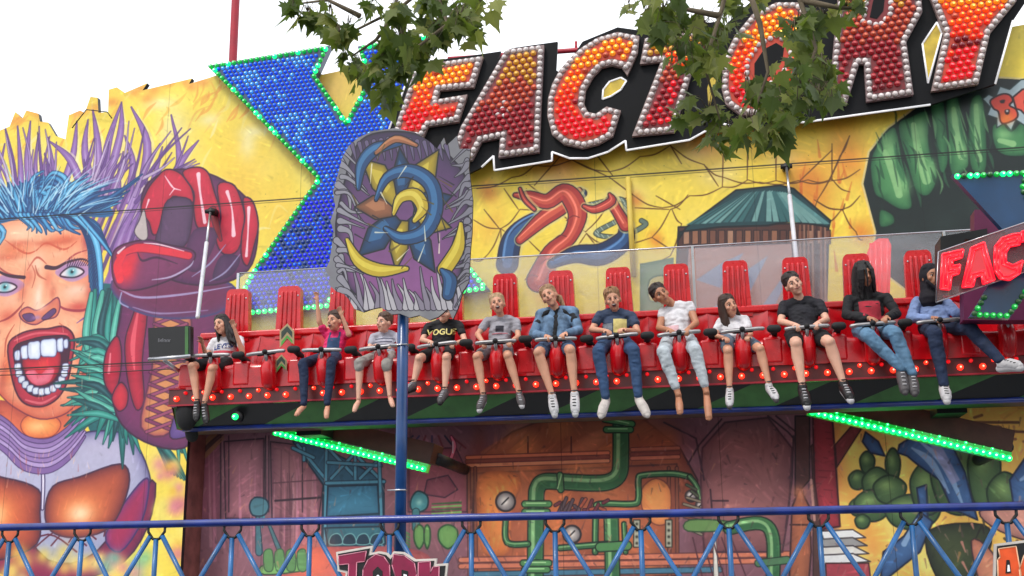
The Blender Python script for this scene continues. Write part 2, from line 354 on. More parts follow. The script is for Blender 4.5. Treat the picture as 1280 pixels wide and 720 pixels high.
# brow creases
for p, w, c in [([(34, 338), (46, 322), (58, 330)], [1, 3, 1], (190, 76, 58)), ([(44, 332), (48, 344), (58, 350)], [1, 3, 1], (186, 84, 62)), ([(40, 360), (44, 344), (40, 332)], [1, 2, 1], (198, 90, 66)), ([(58, 336), (76, 332), (94, 318), (112, 312)], [1, 2.5, 2.5, 1], (170, 60, 62)),
        ([(-4, 332), (10, 342), (30, 346)], [2, 2.5, 1], (170, 60, 62)), ([(6, 300), (30, 316), (44, 314), (58, 304), (80, 312), (96, 302)], [1, 3, 2, 2, 3, 1], (206, 84, 58)), ([(66, 374), (80, 386), (104, 388), (118, 378)], [1, 3, 3.5, 1], (152, 40, 62)), ([(-6, 404), (10, 398), (22, 388), (30, 378)], [1, 3, 3, 1], (152, 46, 52)), ([(74, 404), (92, 420), (96, 446)], [1, 2.5, 1], (190, 76, 62)), ([(18, 406), (8, 424), (6, 446)], [1, 2.5, 1], (186, 70, 52)), ([(96, 404), (112, 392), (120, 380)], [1, 3, 1], (90, 60, 150))]:
    A.stroke(p, w, c, a=.85)
def eye(cx, cy, w, h, fl):
    A.poly([(cx-w-6*fl, cy-2), (cx-6, cy-h-9), (cx+w-4, cy-h-8), (cx+w+10, cy-4), (cx+w, cy+6), (cx, cy+h+5), (cx-w, cy+6)], (176, 130, 176), edge=(206, 150, 176), ew=4)
    A.poly([(cx-w, cy+3), (cx-w*.3, cy-h), (cx+w*.5, cy-h), (cx+w, cy-1), (cx+w*.4, cy+h*.8), (cx-w*.4, cy+h*.9)], (236, 232, 236), line=(56, 26, 52), lw=2.2, edge=(214, 170, 180), ew=2)
    A.spray(cx, cy-1, 6.2, (64, 156, 168), 1); A.spray(cx, cy-1, 4.4, (120, 196, 200), .7); A.spray(cx, cy-1, 2.0, (10, 20, 30), 1.3); A.spray(cx+1.6, cy-3, 1.1, (255, 255, 255), 1)
eye(90, 341, 15, 6.5, 1); eye(6, 360, 15, 6, -1)
for k in range(12):
    x = 84+k*2.8; A.stroke([(x, 333-k*.1), (x+2+k*.3, 327-k*.2), (x+3+k*.5, 322+k*.15)], [1.2, 1, .3], (40, 20, 46))
A.stroke([(58, 334), (70, 335), (84, 328), (102, 324), (112, 328)], [6, 5, 3.5, 2.5, 1], (64, 30, 50)); A.stroke([(-10, 334), (8, 344), (30, 347)], [2, 4, 5], (64, 30, 50))
for x, y, r, ry, c, a in [(60, 286, 26, 8, (252, 208, 176), .7), (24, 292, 20, 9, (252, 204, 170), .7), (84, 300, 14, 6, (196, 72, 50), .5), (8, 322, 20, 5, (206, 80, 54), .5), (30, 326, 10, 5, (248, 190, 150), .7), (70, 318, 10, 4, (248, 184, 146), .7), (96, 362, 14, 6, (253, 214, 188), .8), (112, 366, 6, 12, (196, 70, 62), .5), (28, 366, 6, 12, (206, 92, 70), .6), (66, 366, 5, 10, (206, 92, 70), .6), (88, 412, 10, 6, (252, 196, 158), .7), (30, 412, 8, 6, (252, 196, 158), .7), (48, 372, 4, 16, (255, 224, 200), .8), (108, 300, 6, 14, (150, 40, 60), .6), (104, 470, 4, 18, (160, 50, 60), .5), (4, 470, 6, 22, (170, 56, 50), .5)]:
    A.spray(x, y, r, c, a, ry)
# nose
A.poly([(24, 392), (34, 384), (46, 388), (60, 380), (72, 372), (75, 384), (70, 396), (56, 400), (44, 406), (30, 402)], (228, 128, 96), line=(110, 44, 70), lw=1.6, edge=(196, 92, 90), ew=3)
A.spray(50, 384, 9, (252, 204, 176), .8, 6)
A.poly([(28, 394), (40, 392), (44, 400), (34, 402)], (96, 60, 112), line=(60, 26, 50), lw=1); A.poly([(52, 398), (66, 386), (70, 390), (60, 399)], (96, 60, 112), line=(60, 26, 50), lw=1)
A.spray(46, 397, 6, (170, 130, 180), .8, 3)
# mouth
A.poly([(10, 432), (24, 418), (44, 412), (60, 411), (78, 408), (90, 416), (93, 430), (90, 450), (84, 478), (72, 498), (54, 508), (34, 506), (22, 494), (14, 468)], (190, 42, 66), line=(72, 18, 44), lw=2.2, edge=(140, 26, 52), ew=4)
A.stroke([(18, 426), (40, 418), (60, 416), (84, 418)], [2, 3, 3, 2], (226, 96, 110), a=.8); A.stroke([(32, 500), (52, 504), (70, 495)], [2, 3.5, 2], (232, 110, 120), a=.8)
A.poly([(17, 436), (40, 424), (64, 420), (86, 422), (86, 446), (80, 472), (68, 488), (50, 496), (34, 490), (24, 472)], (66, 20, 48), line=(50, 12, 36), lw=1.5)
A.poly([(28, 450), (50, 446), (74, 440), (74, 462), (64, 478), (48, 482), (36, 476)], (200, 30, 50), edge=(120, 12, 40), ew=4)
A.poly([(32, 466), (42, 462), (50, 468), (60, 460), (68, 462), (62, 477), (48, 482), (38, 477)], (232, 118, 138), edge=(214, 70, 96), ew=3); A.spray(54, 456, 8, (232, 70, 60), .6)
for x0, y0, w, h in [(18, 438, 7, 13), (26, 432, 9, 17), (35, 427, 15, 22), (51, 424, 19, 22), (71, 423, 8, 17), (79, 424, 6, 12)]:
    A.poly([(x0, y0+3), (x0+w*.5, y0), (x0+w, y0+1), (x0+w, y0+h-2), (x0+w*.5, y0+h), (x0+.5, y0+h-2)], (228, 234, 242), line=(74, 74, 120), lw=1, edge=(160, 172, 206), ew=2.2)
for k in range(13):
    t = k/12; an = radians(172+t*(-4)) ; th = radians(175+t*190)
    x = 52+31*cos(th)*(1.0)-t*0; y = 456-38*sin(th) if False else 456+34*sin(radians(5+t*170))
    x = 52-30*cos(radians(5+t*170))
    A.poly([(x-3.6, y-3.6), (x+3.6, y-4.4), (x+3.4, y+3.4), (x-3.4, y+3.8)], (226, 232, 240), line=(70, 70, 112), lw=1, edge=(168, 176, 206), ew=1.6)
# ---- blue hair
def lock(p, w, c=None, hi=True):
    c = c or pr.choice([(48, 126, 178), (36, 100, 156), (84, 162, 204), (30, 84, 138), (64, 144, 190)])
    A.stroke(p, w, c, line=(16, 48, 96), lw=.9, hi=tuple(min(255, v+50) for v in c) if hi else None)
A.poly([(-92, 262), (-60, 232), (10, 235), (60, 220), (110, 238), (140, 262), (130, 272), (60, 268), (0, 280), (-60, 300), (-96, 330)], (36, 96, 150))
for i in range(70):
    t = i/69; bx = -20+t*120; an = radians(150-t*128+pr.uniform(-9, 9)); L = pr.uniform(28, 58)+ (22 if t > .7 else 0)
    x0, y0 = 50+(bx-50)*.75, 268+pr.uniform(-4, 3); x2, y2 = x0+L*cos(an), y0-L*sin(an)*(.8 if t < .7 else .75)
    lock([(x0, y0), ((x0+x2)/2+pr.uniform(-5, 5), (y0+y2)/2-6), (x2, y2)], [6, pr.uniform(4, 7), .5])
for k in range(6):
    lock([(62-k*3, 262), (78-k*3, 244-k), (82-k*5, 224+k*4), (66-k*2, 216+k*6), (54, 230+k*4)], [2, 6, 6, 4, 1]); lock([(44+k, 262), (36+k*2, 240), (42+k*3, 222+k*4), (54, 214+k*6)], [2, 6, 5, 1])
for k in range(16):
    lock([(20+k*5, 268), (36+k*4.5, 280+pr.uniform(-4, 10)), (34+k*6, 284+pr.uniform(-4, 10))], [5, 4, .5])
for k in range(12):
    lock([(70+k*1.5, 266), (98+k*1.6, 276+k*1.5), (112+k*1.2, 306+k*3), (112+k*1.3, 352+k*7)], [5, 8, 7, 1])
for k in range(9): lock([(90, 266), (120+k*2, 264-k*2), (146+k*4, 256-k*5+pr.uniform(-3, 3))], [6, 5, .5])
for k in range(6): lock([(100, 270), (122+k, 282+k*4), (132+k*3, 310+k*4)], [4, 4, .5])
for k in range(6): lock([(-30, 270), (-10+k*3, 280+k*2), (2-k*4, 300+k*5)], [6, 6, .6])
for k in range(16): lock([(-20-k*2, 268), (-66-k*2, 276), (-90-k*1.5, 316+k*2), (-92-k*2.2, 360+k*7)], [6, 8, 7, 1])
for k in range(14): lock([(-20-k*3, 262), (-60-k*4, 240-k*2), (-84-k*5, 214-k*2+pr.uniform(-6, 6))], [7, 6, .5])
for k in range(110):   # fine strands
    t = pr.random(); x0 = -40+t*150; an = radians(160-t*140+pr.uniform(-14, 14)); l = pr.uniform(20, 62); x1, y1 = 50+(x0-50)*.9, 262+pr.uniform(-26, 8)
    A.stroke([(x1, y1), (x1+l*.5*cos(an)+pr.uniform(-4, 4), y1-l*.45*sin(an)), (x1+l*cos(an), y1-l*.8*sin(an))], [1.8, 1.4, .4], pr.choice([(150, 206, 232), (20, 58, 110), (110, 180, 220), (196, 226, 240)]), a=.85)
# plumes over the shoulder and wrist
for i in range(26):
    x = pr.uniform(112, 168); y = pr.uniform(362, 372); plume(x, y, x-6+pr.uniform(-6, 6), y+50, x-pr.uniform(-2, 22), y+pr.uniform(70, 120), pr.uniform(7, 11))
for i in range(40):
    t = i/39; an = radians(150+t*165+pr.uniform(-8, 8)); L = pr.uniform(40, 85)
    x0, y0 = 150+pr.uniform(-8, 10), 500+pr.uniform(-16, 16); x2 = x0+L*cos(an); y2 = y0-L*sin(an)*.85
    plume(x0, y0, (x0+x2)/2, (y0+y2)/2-7, x2, y2, pr.uniform(7, 11))
for i in range(18):
    y0 = 440+i*5; plume(146+pr.uniform(-6, 6), y0, 122, y0-12+pr.uniform(-8, 4), 92+pr.uniform(-8, 8), y0-16+pr.uniform(-18, 14), 8)
for i in range(16):
    plume(150+i*4, 520+pr.uniform(-6, 6), 190+i*2, 534+pr.uniform(-8, 10), 226+pr.uniform(-14, 10), 540+i*3-30+pr.uniform(-12, 30), 8)
for k in range(7): plume(170+k*2, 535, 196+k*3, 552+k*3, 210+k*4, 590+k*2, 7)
# pinkish blobs near the lower corner
for i in range(24): A.spray(pr.uniform(196, 228), pr.uniform(580, 700), pr.uniform(5, 11), pr.choice([(222, 130, 150), (238, 190, 60), (240, 222, 110), (206, 110, 130)]), .7)
for i in range(24): A.spray(pr.uniform(0, 190), pr.uniform(690, 730), pr.uniform(7, 14), pr.choice([(236, 206, 90), (244, 226, 130), (230, 180, 90)]), .8)
for i in range(12): A.spray(pr.uniform(130, 190), pr.uniform(690, 730), pr.uniform(6, 12), pr.choice([(90, 180, 150), (220, 130, 150)]), .6)
# ---- red leather fist and laced gauntlet
RD, RH, PU, OL = (190, 28, 58), (236, 92, 104), (110, 44, 88), (58, 20, 52)
A.poly([(166, 350), (250, 360), (284, 390), (262, 430), (256, 520), (230, 560), (180, 552), (146, 520), (140, 460), (150, 400)], (116, 44, 92), line=OL, lw=2, edge=(84, 34, 80), ew=7)
A.poly([(176, 372), (184, 392), (178, 450), (180, 500), (170, 512), (160, 478), (156, 430), (164, 400)], (196, 36, 62), line=OL, lw=1.6, edge=(130, 20, 52), ew=5)
A.stroke([(172, 392), (166, 430), (168, 462)], [3, 7, 2], (236, 96, 110), a=.8)
A.poly([(132, 442), (146, 420), (152, 440), (150, 470), (142, 494), (130, 476)], RD, line=OL, lw=1.8, edge=(130, 20, 52), ew=4); A.stroke([(138, 442), (136, 466)], [2, 4], (244, 140, 150), a=.8)
A.poly([(144, 486), (152, 478), (160, 490), (158, 508), (148, 514), (140, 500)], (214, 44, 62), line=OL, lw=1.6, edge=(130, 20, 52), ew=4)
A.poly([(196, 384), (236, 386), (236, 470), (214, 540), (176, 534), (190, 460)], (216, 142, 88), line=(96, 40, 70), lw=2.5, edge=(150, 60, 80), ew=5)
for k in range(10):
    y = 390+k*15; xo = -k*1.2
    A.stroke([(194+xo, y), (234+xo, y+16)], 3.6, (132, 52, 92), sm=False, line=OL, lw=.8); A.stroke([(234+xo, y), (194+xo, y+15)], 3.6, (156, 72, 106), sm=False, line=OL, lw=.8)
A.poly([(236, 480), (262, 470), (256, 530), (226, 548), (212, 540)], (112, 84, 150), line=OL, lw=1.5, edge=(80, 54, 120), ew=5)
A.poly([(140, 352), (200, 342), (270, 348), (296, 366), (270, 392), (210, 398), (160, 384)], (110, 38, 78), line=(72, 62, 110), lw=2.5, edge=(90, 60, 110), ew=6)
A.stroke([(150, 362), (176, 372), (230, 368), (290, 358)], [2, 3, 3, 1], (168, 154, 196), a=.9); A.stroke([(166, 384), (200, 392), (260, 388)], [1, 2.5, 1], (168, 154, 196), a=.7)
A.poly([(180, 236), (210, 214), (250, 214), (290, 232), (318, 262), (322, 300), (310, 338), (270, 356), (220, 352), (190, 330), (178, 280)], PU, line=OL, lw=2, edge=(70, 30, 76), ew=8)
for pts in [[(176, 262), (184, 238), (196, 222), (208, 212), (224, 216), (238, 232), (242, 252), (232, 250), (216, 246), (208, 262), (206, 284), (192, 294), (186, 278)],
            [(228, 216), (246, 209), (260, 216), (268, 240), (276, 268), (270, 286), (248, 286), (242, 262), (242, 240)],
            [(272, 232), (290, 230), (300, 246), (306, 276), (298, 312), (280, 318), (270, 300), (276, 272)],
            [(304, 248), (316, 252), (323, 280), (318, 306), (310, 332), (302, 322), (302, 296), (306, 272)]]:
    A.poly(pts, RD, line=OL, lw=2, edge=(160, 20, 46), ew=4, grad=(206, 40, 68))
A.poly([(210, 250), (238, 250), (240, 278), (230, 308), (196, 306), (200, 280)], (92, 62, 96), line=OL, lw=1.5, edge=(60, 38, 70), ew=5)
A.poly([(242, 288), (272, 288), (262, 320), (246, 340), (230, 330)], (96, 48, 92), edge=(66, 34, 72), ew=5); A.poly([(276, 320), (300, 322), (290, 344), (266, 350)], (84, 48, 90), edge=(60, 34, 70), ew=5)
A.poly([(140, 326), (144, 312), (160, 304), (184, 300), (210, 306), (238, 312), (244, 322), (230, 340), (208, 352), (176, 362), (152, 362), (142, 350)], (122, 50, 92), line=OL, lw=2.2, edge=(90, 34, 80), ew=6)
A.spray(158, 336, 13, (222, 40, 58), 1.2, 20); A.spray(166, 322, 10, (222, 40, 58), .8)
A.stroke([(148, 320), (172, 310), (206, 314), (236, 320)], [6, 11, 10, 9], (218, 44, 62), line=(120, 20, 50), lw=1); A.stroke([(150, 350), (147, 332), (154, 318)], [10, 12, 9], (226, 44, 60))
A.stroke([(172, 316), (178, 326), (196, 322), (222, 330)], [1, 3, 3, 1], (66, 26, 60)); A.stroke([(190, 350), (214, 346), (236, 334), (242, 326)], [1, 2.6, 2.6, 1], (196, 190, 220), a=.8)
for p, w in [([(206, 220), (214, 232), (218, 236)], [1, 2.5, 1]), ([(218, 236), (226, 238)], [2, 1]), ([(218, 236), (212, 244)], [2, 1]), ([(186, 250), (182, 262)], [3, 1]), ([(248, 218), (250, 240), (256, 278)], [6, 3, 5]), ([(284, 240), (290, 262), (292, 294)], [5, 2, 6]), ([(311, 260), (310, 290), (308, 320)], [5, 2, 4]), ([(148, 316), (156, 309)], [4, 2]), ([(180, 304), (200, 306), (230, 314)], [1, 2, 1])]:
    A.stroke(p, w, (246, 214, 222), a=.9)
A.stroke([(240, 346), (262, 330), (282, 306)], [1, 2.5, 1], (150, 140, 180)); A.stroke([(262, 352), (282, 340), (300, 318)], [1, 2.5, 1], (150, 140, 180)); A.stroke([(160, 384), (150, 378), (152, 366)], 2, (150, 150, 190))
A.poly([(176, 300), (168, 290), (174, 276), (180, 262), (184, 284), (184, 298)], (186, 172, 170), line=(60, 44, 60), lw=1)
A.stroke([(266, 262), (270, 280), (276, 300)], [8, 8, 3], (140, 16, 34), line=OL, lw=1)
# ---- generic twisting bands and a grey coiled hose, hut roof, green columns
B1, B2 = (168, 44, 40), (20, 44, 84)
def band(p, w, c, st, ln=(30, 14, 30)):
    A.stroke([(a+1, b) for a, b in p], [x+7 for x in w], (222, 206, 130), a=.6); A.stroke(p, w, c, line=ln, lw=1.2)
    A.stroke(p, [x*.45 for x in w], st, a=.8); A.stroke([(a-w[0]*.2, b-w[0]*.22) for a, b in p], [x*.12 for x in w], tuple(min(255, v+50) for v in st), a=.9)
hose = [(676, 258), (700, 256), (730, 257), (756, 252), (778, 250), (782, 268), (772, 276), (745, 292), (776, 296), (806, 282), (802, 276)]
A.stroke(hose, 5, (96, 116, 104), line=(30, 40, 40), lw=.9)
for i in range(40):
    q = smooth_open(hose, 5)[i] if i < 50 else None; A.stroke([(q[0]-1.5, q[1]-2), (q[0]+1.5, q[1]+2)], .8, (190, 204, 190), sm=False)
band([(634, 330), (640, 300), (660, 280), (700, 262), (728, 242)], [26, 24, 20, 16, 10], B2, (50, 96, 150))
band([(650, 300), (676, 276), (704, 256), (724, 238)], [10, 18, 20, 6], B1, (214, 92, 62))
band([(644, 244), (662, 246), (684, 252), (704, 240), (716, 250), (722, 270), (712, 296), (690, 316), (674, 350)], [5, 14, 18, 20, 24, 22, 18, 22, 30], B1, (206, 84, 60))
band([(690, 330), (720, 318), (752, 318), (780, 300), (782, 282)], [10, 20, 26, 22, 14], B2, (44, 92, 146))
band([(782, 282), (770, 262), (764, 252)], [14, 12, 14], B1, (214, 96, 70)); band([(730, 258), (744, 262), (764, 252), (762, 243)], [4, 9, 10, 3], B1, (200, 80, 60))
band([(650, 236), (656, 250), (668, 262)], [3, 5, 4], B1, (200, 80, 60))
for x, y in [(700, 300), (716, 276), (684, 330), (664, 350), (690, 350)]: A.stroke([(x-8, y), (x, y-6), (x+8, y-4)], 1, (96, 20, 24))
A.poly([(848, 284), (1036, 278), (1030, 480), (840, 480)], (74, 44, 40), sm=False, line=(24, 22, 30), lw=2)
for k in range(17):
    x = 854+k*11; A.poly([(x, 288), (x+8, 288), (x+8, 305), (x, 306)], pr.choice([(142, 96, 72), (110, 70, 56), (160, 120, 96), (90, 54, 46)]), sm=False, line=(30, 20, 26), lw=1)
for k in range(7): A.stroke([(1000+k*5.2, 282), (1001+k*5.2, 380)], [2, 3], pr.choice([(130, 84, 66), (58, 30, 34), (150, 110, 90)]), sm=False)
A.poly([(848, 300), (858, 284), (920, 238), (975, 232), (992, 236), (1038, 276), (1036, 284), (990, 276), (960, 282), (900, 284), (850, 290)], (24, 60, 66), sm=False, line=(14, 22, 28), lw=2.2)
for k in range(20):
    t = k/19; A.poly([(858+t*172, 281-4*sin(t*3)), (864+t*174, 281-4*sin(t*3)), (928+t*60, 242-4*sin(t*3)), (925+t*58, 244-4*sin(t*3))], pr.choice([(84, 134, 134), (50, 100, 102), (110, 156, 152), (36, 78, 84)]), sm=False)
A.poly([(860, 310), (990, 304), (1000, 480), (850, 480)], (168, 128, 118), sm=False, line=(60, 40, 50), lw=1.5)
for p in [[(870, 350), (900, 330), (930, 316), (900, 360)], [(940, 400), (990, 330), (1000, 316), (960, 400)], [(880, 400), (930, 340), (960, 320), (930, 380)]]: A.poly(p, (126, 148, 178), sm=False, a=.8)
A.poly([(800, 330), (842, 322), (842, 420), (800, 420)], (112, 140, 96), sm=False, edge=(60, 96, 64), ew=5)
A.poly([(812, 350), (832, 346), (832, 372), (812, 376)], (190, 176, 96), line=(60, 96, 60), lw=2)
# dark green bulging columns
A.poly([(1078, 230), (1086, 190), (1110, 160), (1150, 130), (1170, 112), (1230, 96), (1300, 100), (1300, 460), (1180, 400), (1090, 330), (1094, 290)], (16, 30, 30), line=(222, 200, 130), lw=2.5, sm=False)
for pts in [[(1092, 240), (1088, 200), (1104, 170), (1120, 160), (1128, 200), (1138, 240), (1140, 260), (1124, 262), (1104, 250)], [(1122, 158), (1138, 146), (1160, 140), (1162, 180), (1172, 220), (1162, 244), (1146, 240), (1134, 206)],
            [(1182, 130), (1188, 116), (1198, 122), (1204, 160), (1212, 200), (1206, 214), (1192, 222), (1184, 190)], [(1212, 130), (1222, 118), (1230, 128), (1234, 180), (1232, 214), (1214, 212), (1210, 170)], [(1240, 158), (1254, 154), (1264, 164), (1280, 152), (1290, 190), (1262, 196), (1244, 186)],
            [(1100, 262), (1116, 268), (1118, 280), (1100, 284)], [(1162, 124), (1176, 116), (1182, 140), (1186, 200), (1176, 216), (1168, 170)]]:
    A.poly(pts, (74, 140, 84), edge=(22, 70, 46), ew=6, line=(10, 30, 26), lw=2.2)
for p, w in [([(1106, 190), (1118, 220), (1124, 244)], [6, 10, 8]), ([(1142, 156), (1148, 190), (1158, 226)], [6, 9, 10]), ([(1192, 136), (1196, 170), (1202, 196)], [5, 8, 8]), ([(1220, 132), (1222, 170), (1224, 200)], [5, 7, 7]), ([(1250, 176), (1266, 180)], [6, 8])]:
    A.stroke(p, w, (160, 206, 140), a=.7)
for x, y in [(1130, 300), (1180, 280), (1220, 260), (1160, 330)]: A.spray(x, y, 18, (30, 46, 44), .7)
# starburst with lettering
A.poly([(1228, 124), (1236, 118), (1244, 122), (1250, 108), (1262, 112), (1276, 100), (1300, 96), (1300, 170), (1270, 150), (1264, 164), (1256, 154), (1246, 160), (1246, 148), (1234, 144), (1238, 134)], (158, 178, 184), sm=False, line=(30, 50, 50), lw=1.6)
A.poly([(1238, 126), (1252, 118), (1262, 119), (1266, 126), (1262, 132), (1270, 137), (1272, 146), (1264, 152), (1252, 154), (1248, 140), (1242, 136)], (214, 84, 50), sm=True, line=(40, 14, 18), lw=2, grad=(206, 56, 48)); A.spray(1258, 148, 8, (226, 132, 44), .7)
A.poly([(1250, 126), (1256, 125), (1255, 129), (1251, 129)], (40, 20, 20)); A.poly([(1256, 138), (1262, 137), (1261, 143), (1257, 143)], (40, 20, 20)); A.spray(1259, 139, 1.4, (240, 240, 240), 1)
A.poly([(1266, 122), (1278, 112), (1300, 108), (1300, 150), (1284, 146), (1276, 138), (1270, 136)], (216, 80, 60), sm=False, line=(40, 14, 18), lw=2); A.poly([(1280, 126), (1288, 122), (1288, 132), (1282, 134)], (40, 20, 20))
for x, y, rx, ry in [(1112, 186, 9, 20), (1150, 166, 8, 18), (1194, 146, 6, 16), (1222, 140, 6, 16), (1130, 232, 9, 14), (1164, 212, 7, 14), (1204, 190, 6, 14), (1256, 168, 10, 7)]: A.spray(x, y, rx, (136, 190, 124), .75, ry)
for k in range(60):   # folds over the green forms
    x = pr.uniform(1092, 1236); y = pr.uniform(130, 230); A.stroke([(x, y), (x+pr.uniform(2, 8), y+pr.uniform(8, 20)), (x+pr.uniform(4, 12), y+pr.uniform(20, 36))], [.8, pr.uniform(2, 4), .6], pr.choice([(22, 62, 42), (120, 176, 112), (46, 104, 66), (14, 44, 34)]), a=.6)
for k in range(120):  # ink accents and hatching over the face, neck and armour
    x = pr.uniform(-10, 118); y = pr.choice([pr.uniform(280, 330), pr.uniform(405, 515), pr.uniform(560, 600)]); n = pr.uniform(-.6, .6); A.stroke([(x, y), (x+4*n, y+pr.uniform(5, 12))], [.5, 1.2], pr.choice([(196, 92, 66), (252, 206, 172), (176, 70, 62), (250, 190, 150)]), a=.45)
A.brush(9000, 5)
# board seams: each is a dark joint with a thin second line of the frame behind
def seam(cv, za, xa=-60, xb=1340):
    q = [(x, None) for x in (xa, xb)]
    iy = (za-cv.z0)*cv.ppm; y = int(iy)
    cv.a[y-1:y+1] = cv.a[y-1:y+1]*.28; cv.a[y-4:y-3] = cv.a[y-4:y-3]*.5
seam(A, 6.61); seam(A, 4.45)
for xs in (-9.4, -7.4, -5.4, -3.4, -1.4, .6, 2.6, 4.6):
    c = int((xs-A.x0)*A.ppm); A.a[:, c:c+1] *= .78
# screws
for i in range(160):
    x = A.x0+ (i % 40)*.45+.1; z = (6.70, 6.52, 4.54, 4.36)[i//40]; A.a[int((z-A.z0)*A.ppm), int((x-A.x0)*A.ppm)] *= .5

# ================================================================== lower backdrop
Lw = Paint(YL, -9.5, 5.6, .9, 5.2, 110, (104, 62, 70))
D1 = (40, 22, 34)
for i in range(120): Lw.spray(pr.uniform(230, 1050), pr.uniform(500, 720), pr.uniform(14, 40), pr.choice([(122, 72, 82), (96, 50, 60), (138, 84, 88), (84, 44, 56), (112, 76, 92)]), .4, pr.uniform(10, 60))
for pts, c in [([(246, 560), (276, 540), (276, 650), (246, 650)], (120, 60, 76)), ([(280, 552), (330, 548), (330, 648), (282, 648)], (140, 82, 92)), ([(338, 552), (372, 556), (404, 606), (398, 650), (340, 648)], (130, 78, 84)), ([(232, 550), (242, 548), (244, 680), (234, 680)], (96, 66, 48))]:
    Lw.poly(pts, c, sm=False, line=D1, lw=1.6, edge=(90, 46, 60), ew=7)
for k in range(30):
    x = pr.uniform(236, 400); Lw.stroke([(x, pr.uniform(560, 600)), (x+pr.uniform(-3, 3), pr.uniform(630, 700))], [1, pr.uniform(1, 7), ][:2], pr.choice([(160, 92, 112), (70, 36, 48), (150, 100, 108)]), a=.5)
for k in range(6): Lw.stroke([(232, 596-k*4), (262, 566-k*4), (280, 548-k*3)], [1, 3, 1], pr.choice([(120, 76, 50), (60, 36, 34)]))
for x in (286, 332, 336, 378): Lw.stroke([(x, 545), (x, 640)], 1.4, D1, sm=False)
Lw.stroke([(344, 626), (400, 622)], 2.5, D1); Lw.stroke([(340, 604), (398, 600)], 1.5, (80, 44, 54))
for k in range(4): Lw.stroke([(322+k*2, 650+k*3), (330, 640), (322, 630)], 2, (40, 92, 104))
Lw.poly([(312, 632), (318, 622), (332, 624), (336, 634), (330, 644), (316, 644)], (52, 96, 108), line=(18, 34, 50), lw=2); Lw.stroke([(322, 648), (324, 690)], [4, 8], (46, 86, 96), line=(18, 34, 50)); Lw.stroke([(334, 650), (350, 690)], [2, 5], (50, 84, 90), line=(18, 34, 50))
# teal lattice tower
Lw.poly([(366, 552), (384, 548), (480, 600), (480, 686), (402, 690), (404, 606)], (28, 70, 92), sm=False, line=(12, 30, 46), lw=2)
for p, q in [((372, 556), (408, 600)), ((408, 560), (406, 690)), ((412, 562), (444, 596)), ((444, 566), (414, 598)), ((444, 570), (444, 600)), ((448, 572), (474, 598)), ((472, 576), (450, 598)), ((408, 604), (480, 602)), ((410, 578), (476, 582)), ((474, 574), (478, 686)), ((380, 560), (380, 575)), ((392, 572), (366, 560))]:
    Lw.stroke([p, q], 3.4, (56, 116, 138), sm=False, line=(14, 34, 50), lw=1)
Lw.poly([(410, 608), (472, 606), (474, 642), (408, 646)], (40, 98, 124), sm=False, line=(14, 34, 50), lw=2, edge=(28, 74, 98), ew=6)
Lw.poly([(406, 660), (480, 658), (482, 680), (410, 684)], (34, 80, 92), sm=False, line=(14, 34, 50), lw=2)
for k in range(4): Lw.poly([(412+k*17, 680), (414+k*17, 670), (422+k*17, 667), (427+k*17, 672), (427+k*17, 680)], (16, 40, 56), line=(88, 140, 140), lw=1)
Lw.poly([(360, 690), (400, 684), (500, 684), (540, 700), (520, 740), (360, 740)], (168, 74, 66), edge=(130, 54, 60), ew=10); Lw.spray(392, 700, 24, (206, 84, 50), .7)
Lw.poly([(330, 706), (380, 698), (384, 712), (330, 718)], (92, 140, 70), line=(40, 60, 40), lw=1.5)
for k in range(4): Lw.poly([(330+k*14, 690), (340+k*14, 688), (341+k*14, 712), (331+k*14, 712)], (70, 112, 62), line=(40, 66, 44), lw=1.3)
# centre wall bits
for pts in [[(510, 560), (570, 560), (584, 590), (584, 640), (510, 640)], [(534, 600), (560, 594), (572, 612), (556, 622), (530, 618)]]: Lw.poly(pts, (128, 62, 72), sm=False, line=(56, 28, 44), lw=1.6, edge=(100, 44, 58), ew=8)
for k in range(9): Lw.stroke([(500+k*8, 545), (470+k*14, 560)], 2.2, pr.choice([(50, 44, 76), (96, 38, 46), (34, 30, 50)]))
Lw.stroke([(564, 546), (568, 558), (562, 578)], [2, 4, 3], (226, 90, 110), line=(80, 20, 40)); Lw.stroke([(566, 552), (566, 566)], 1, (255, 200, 200))
Lw.poly([(514, 624), (522, 614), (534, 620), (534, 634), (524, 640), (514, 636)], (44, 104, 110), line=(16, 36, 44), lw=2); Lw.spray(524, 628, 4, (110, 160, 150), .8)
Lw.stroke([(520, 640), (520, 660)], 8, (40, 90, 96), line=(16, 36, 44))
for k in range(4): Lw.stroke([(540, 630+k*4), (576, 628+k*4)], [1.5, 2.5], (92, 140, 66) if k % 2 else (40, 74, 40), sm=False)
for x, w in [(524, 12), (534, 7), (560, 22)]:
    Lw.poly([(x-w/2, 662), (x, 656), (x+w/2, 662), (x+w/2, 676), (x, 686), (x-w/2, 676)], (84, 126, 62), line=(30, 60, 34), lw=2, edge=(64, 112, 54), ew=3)
for k in range(5): Lw.stroke([(505, 664+k*4), (512, 668+k*4)], 2, (60, 110, 60))
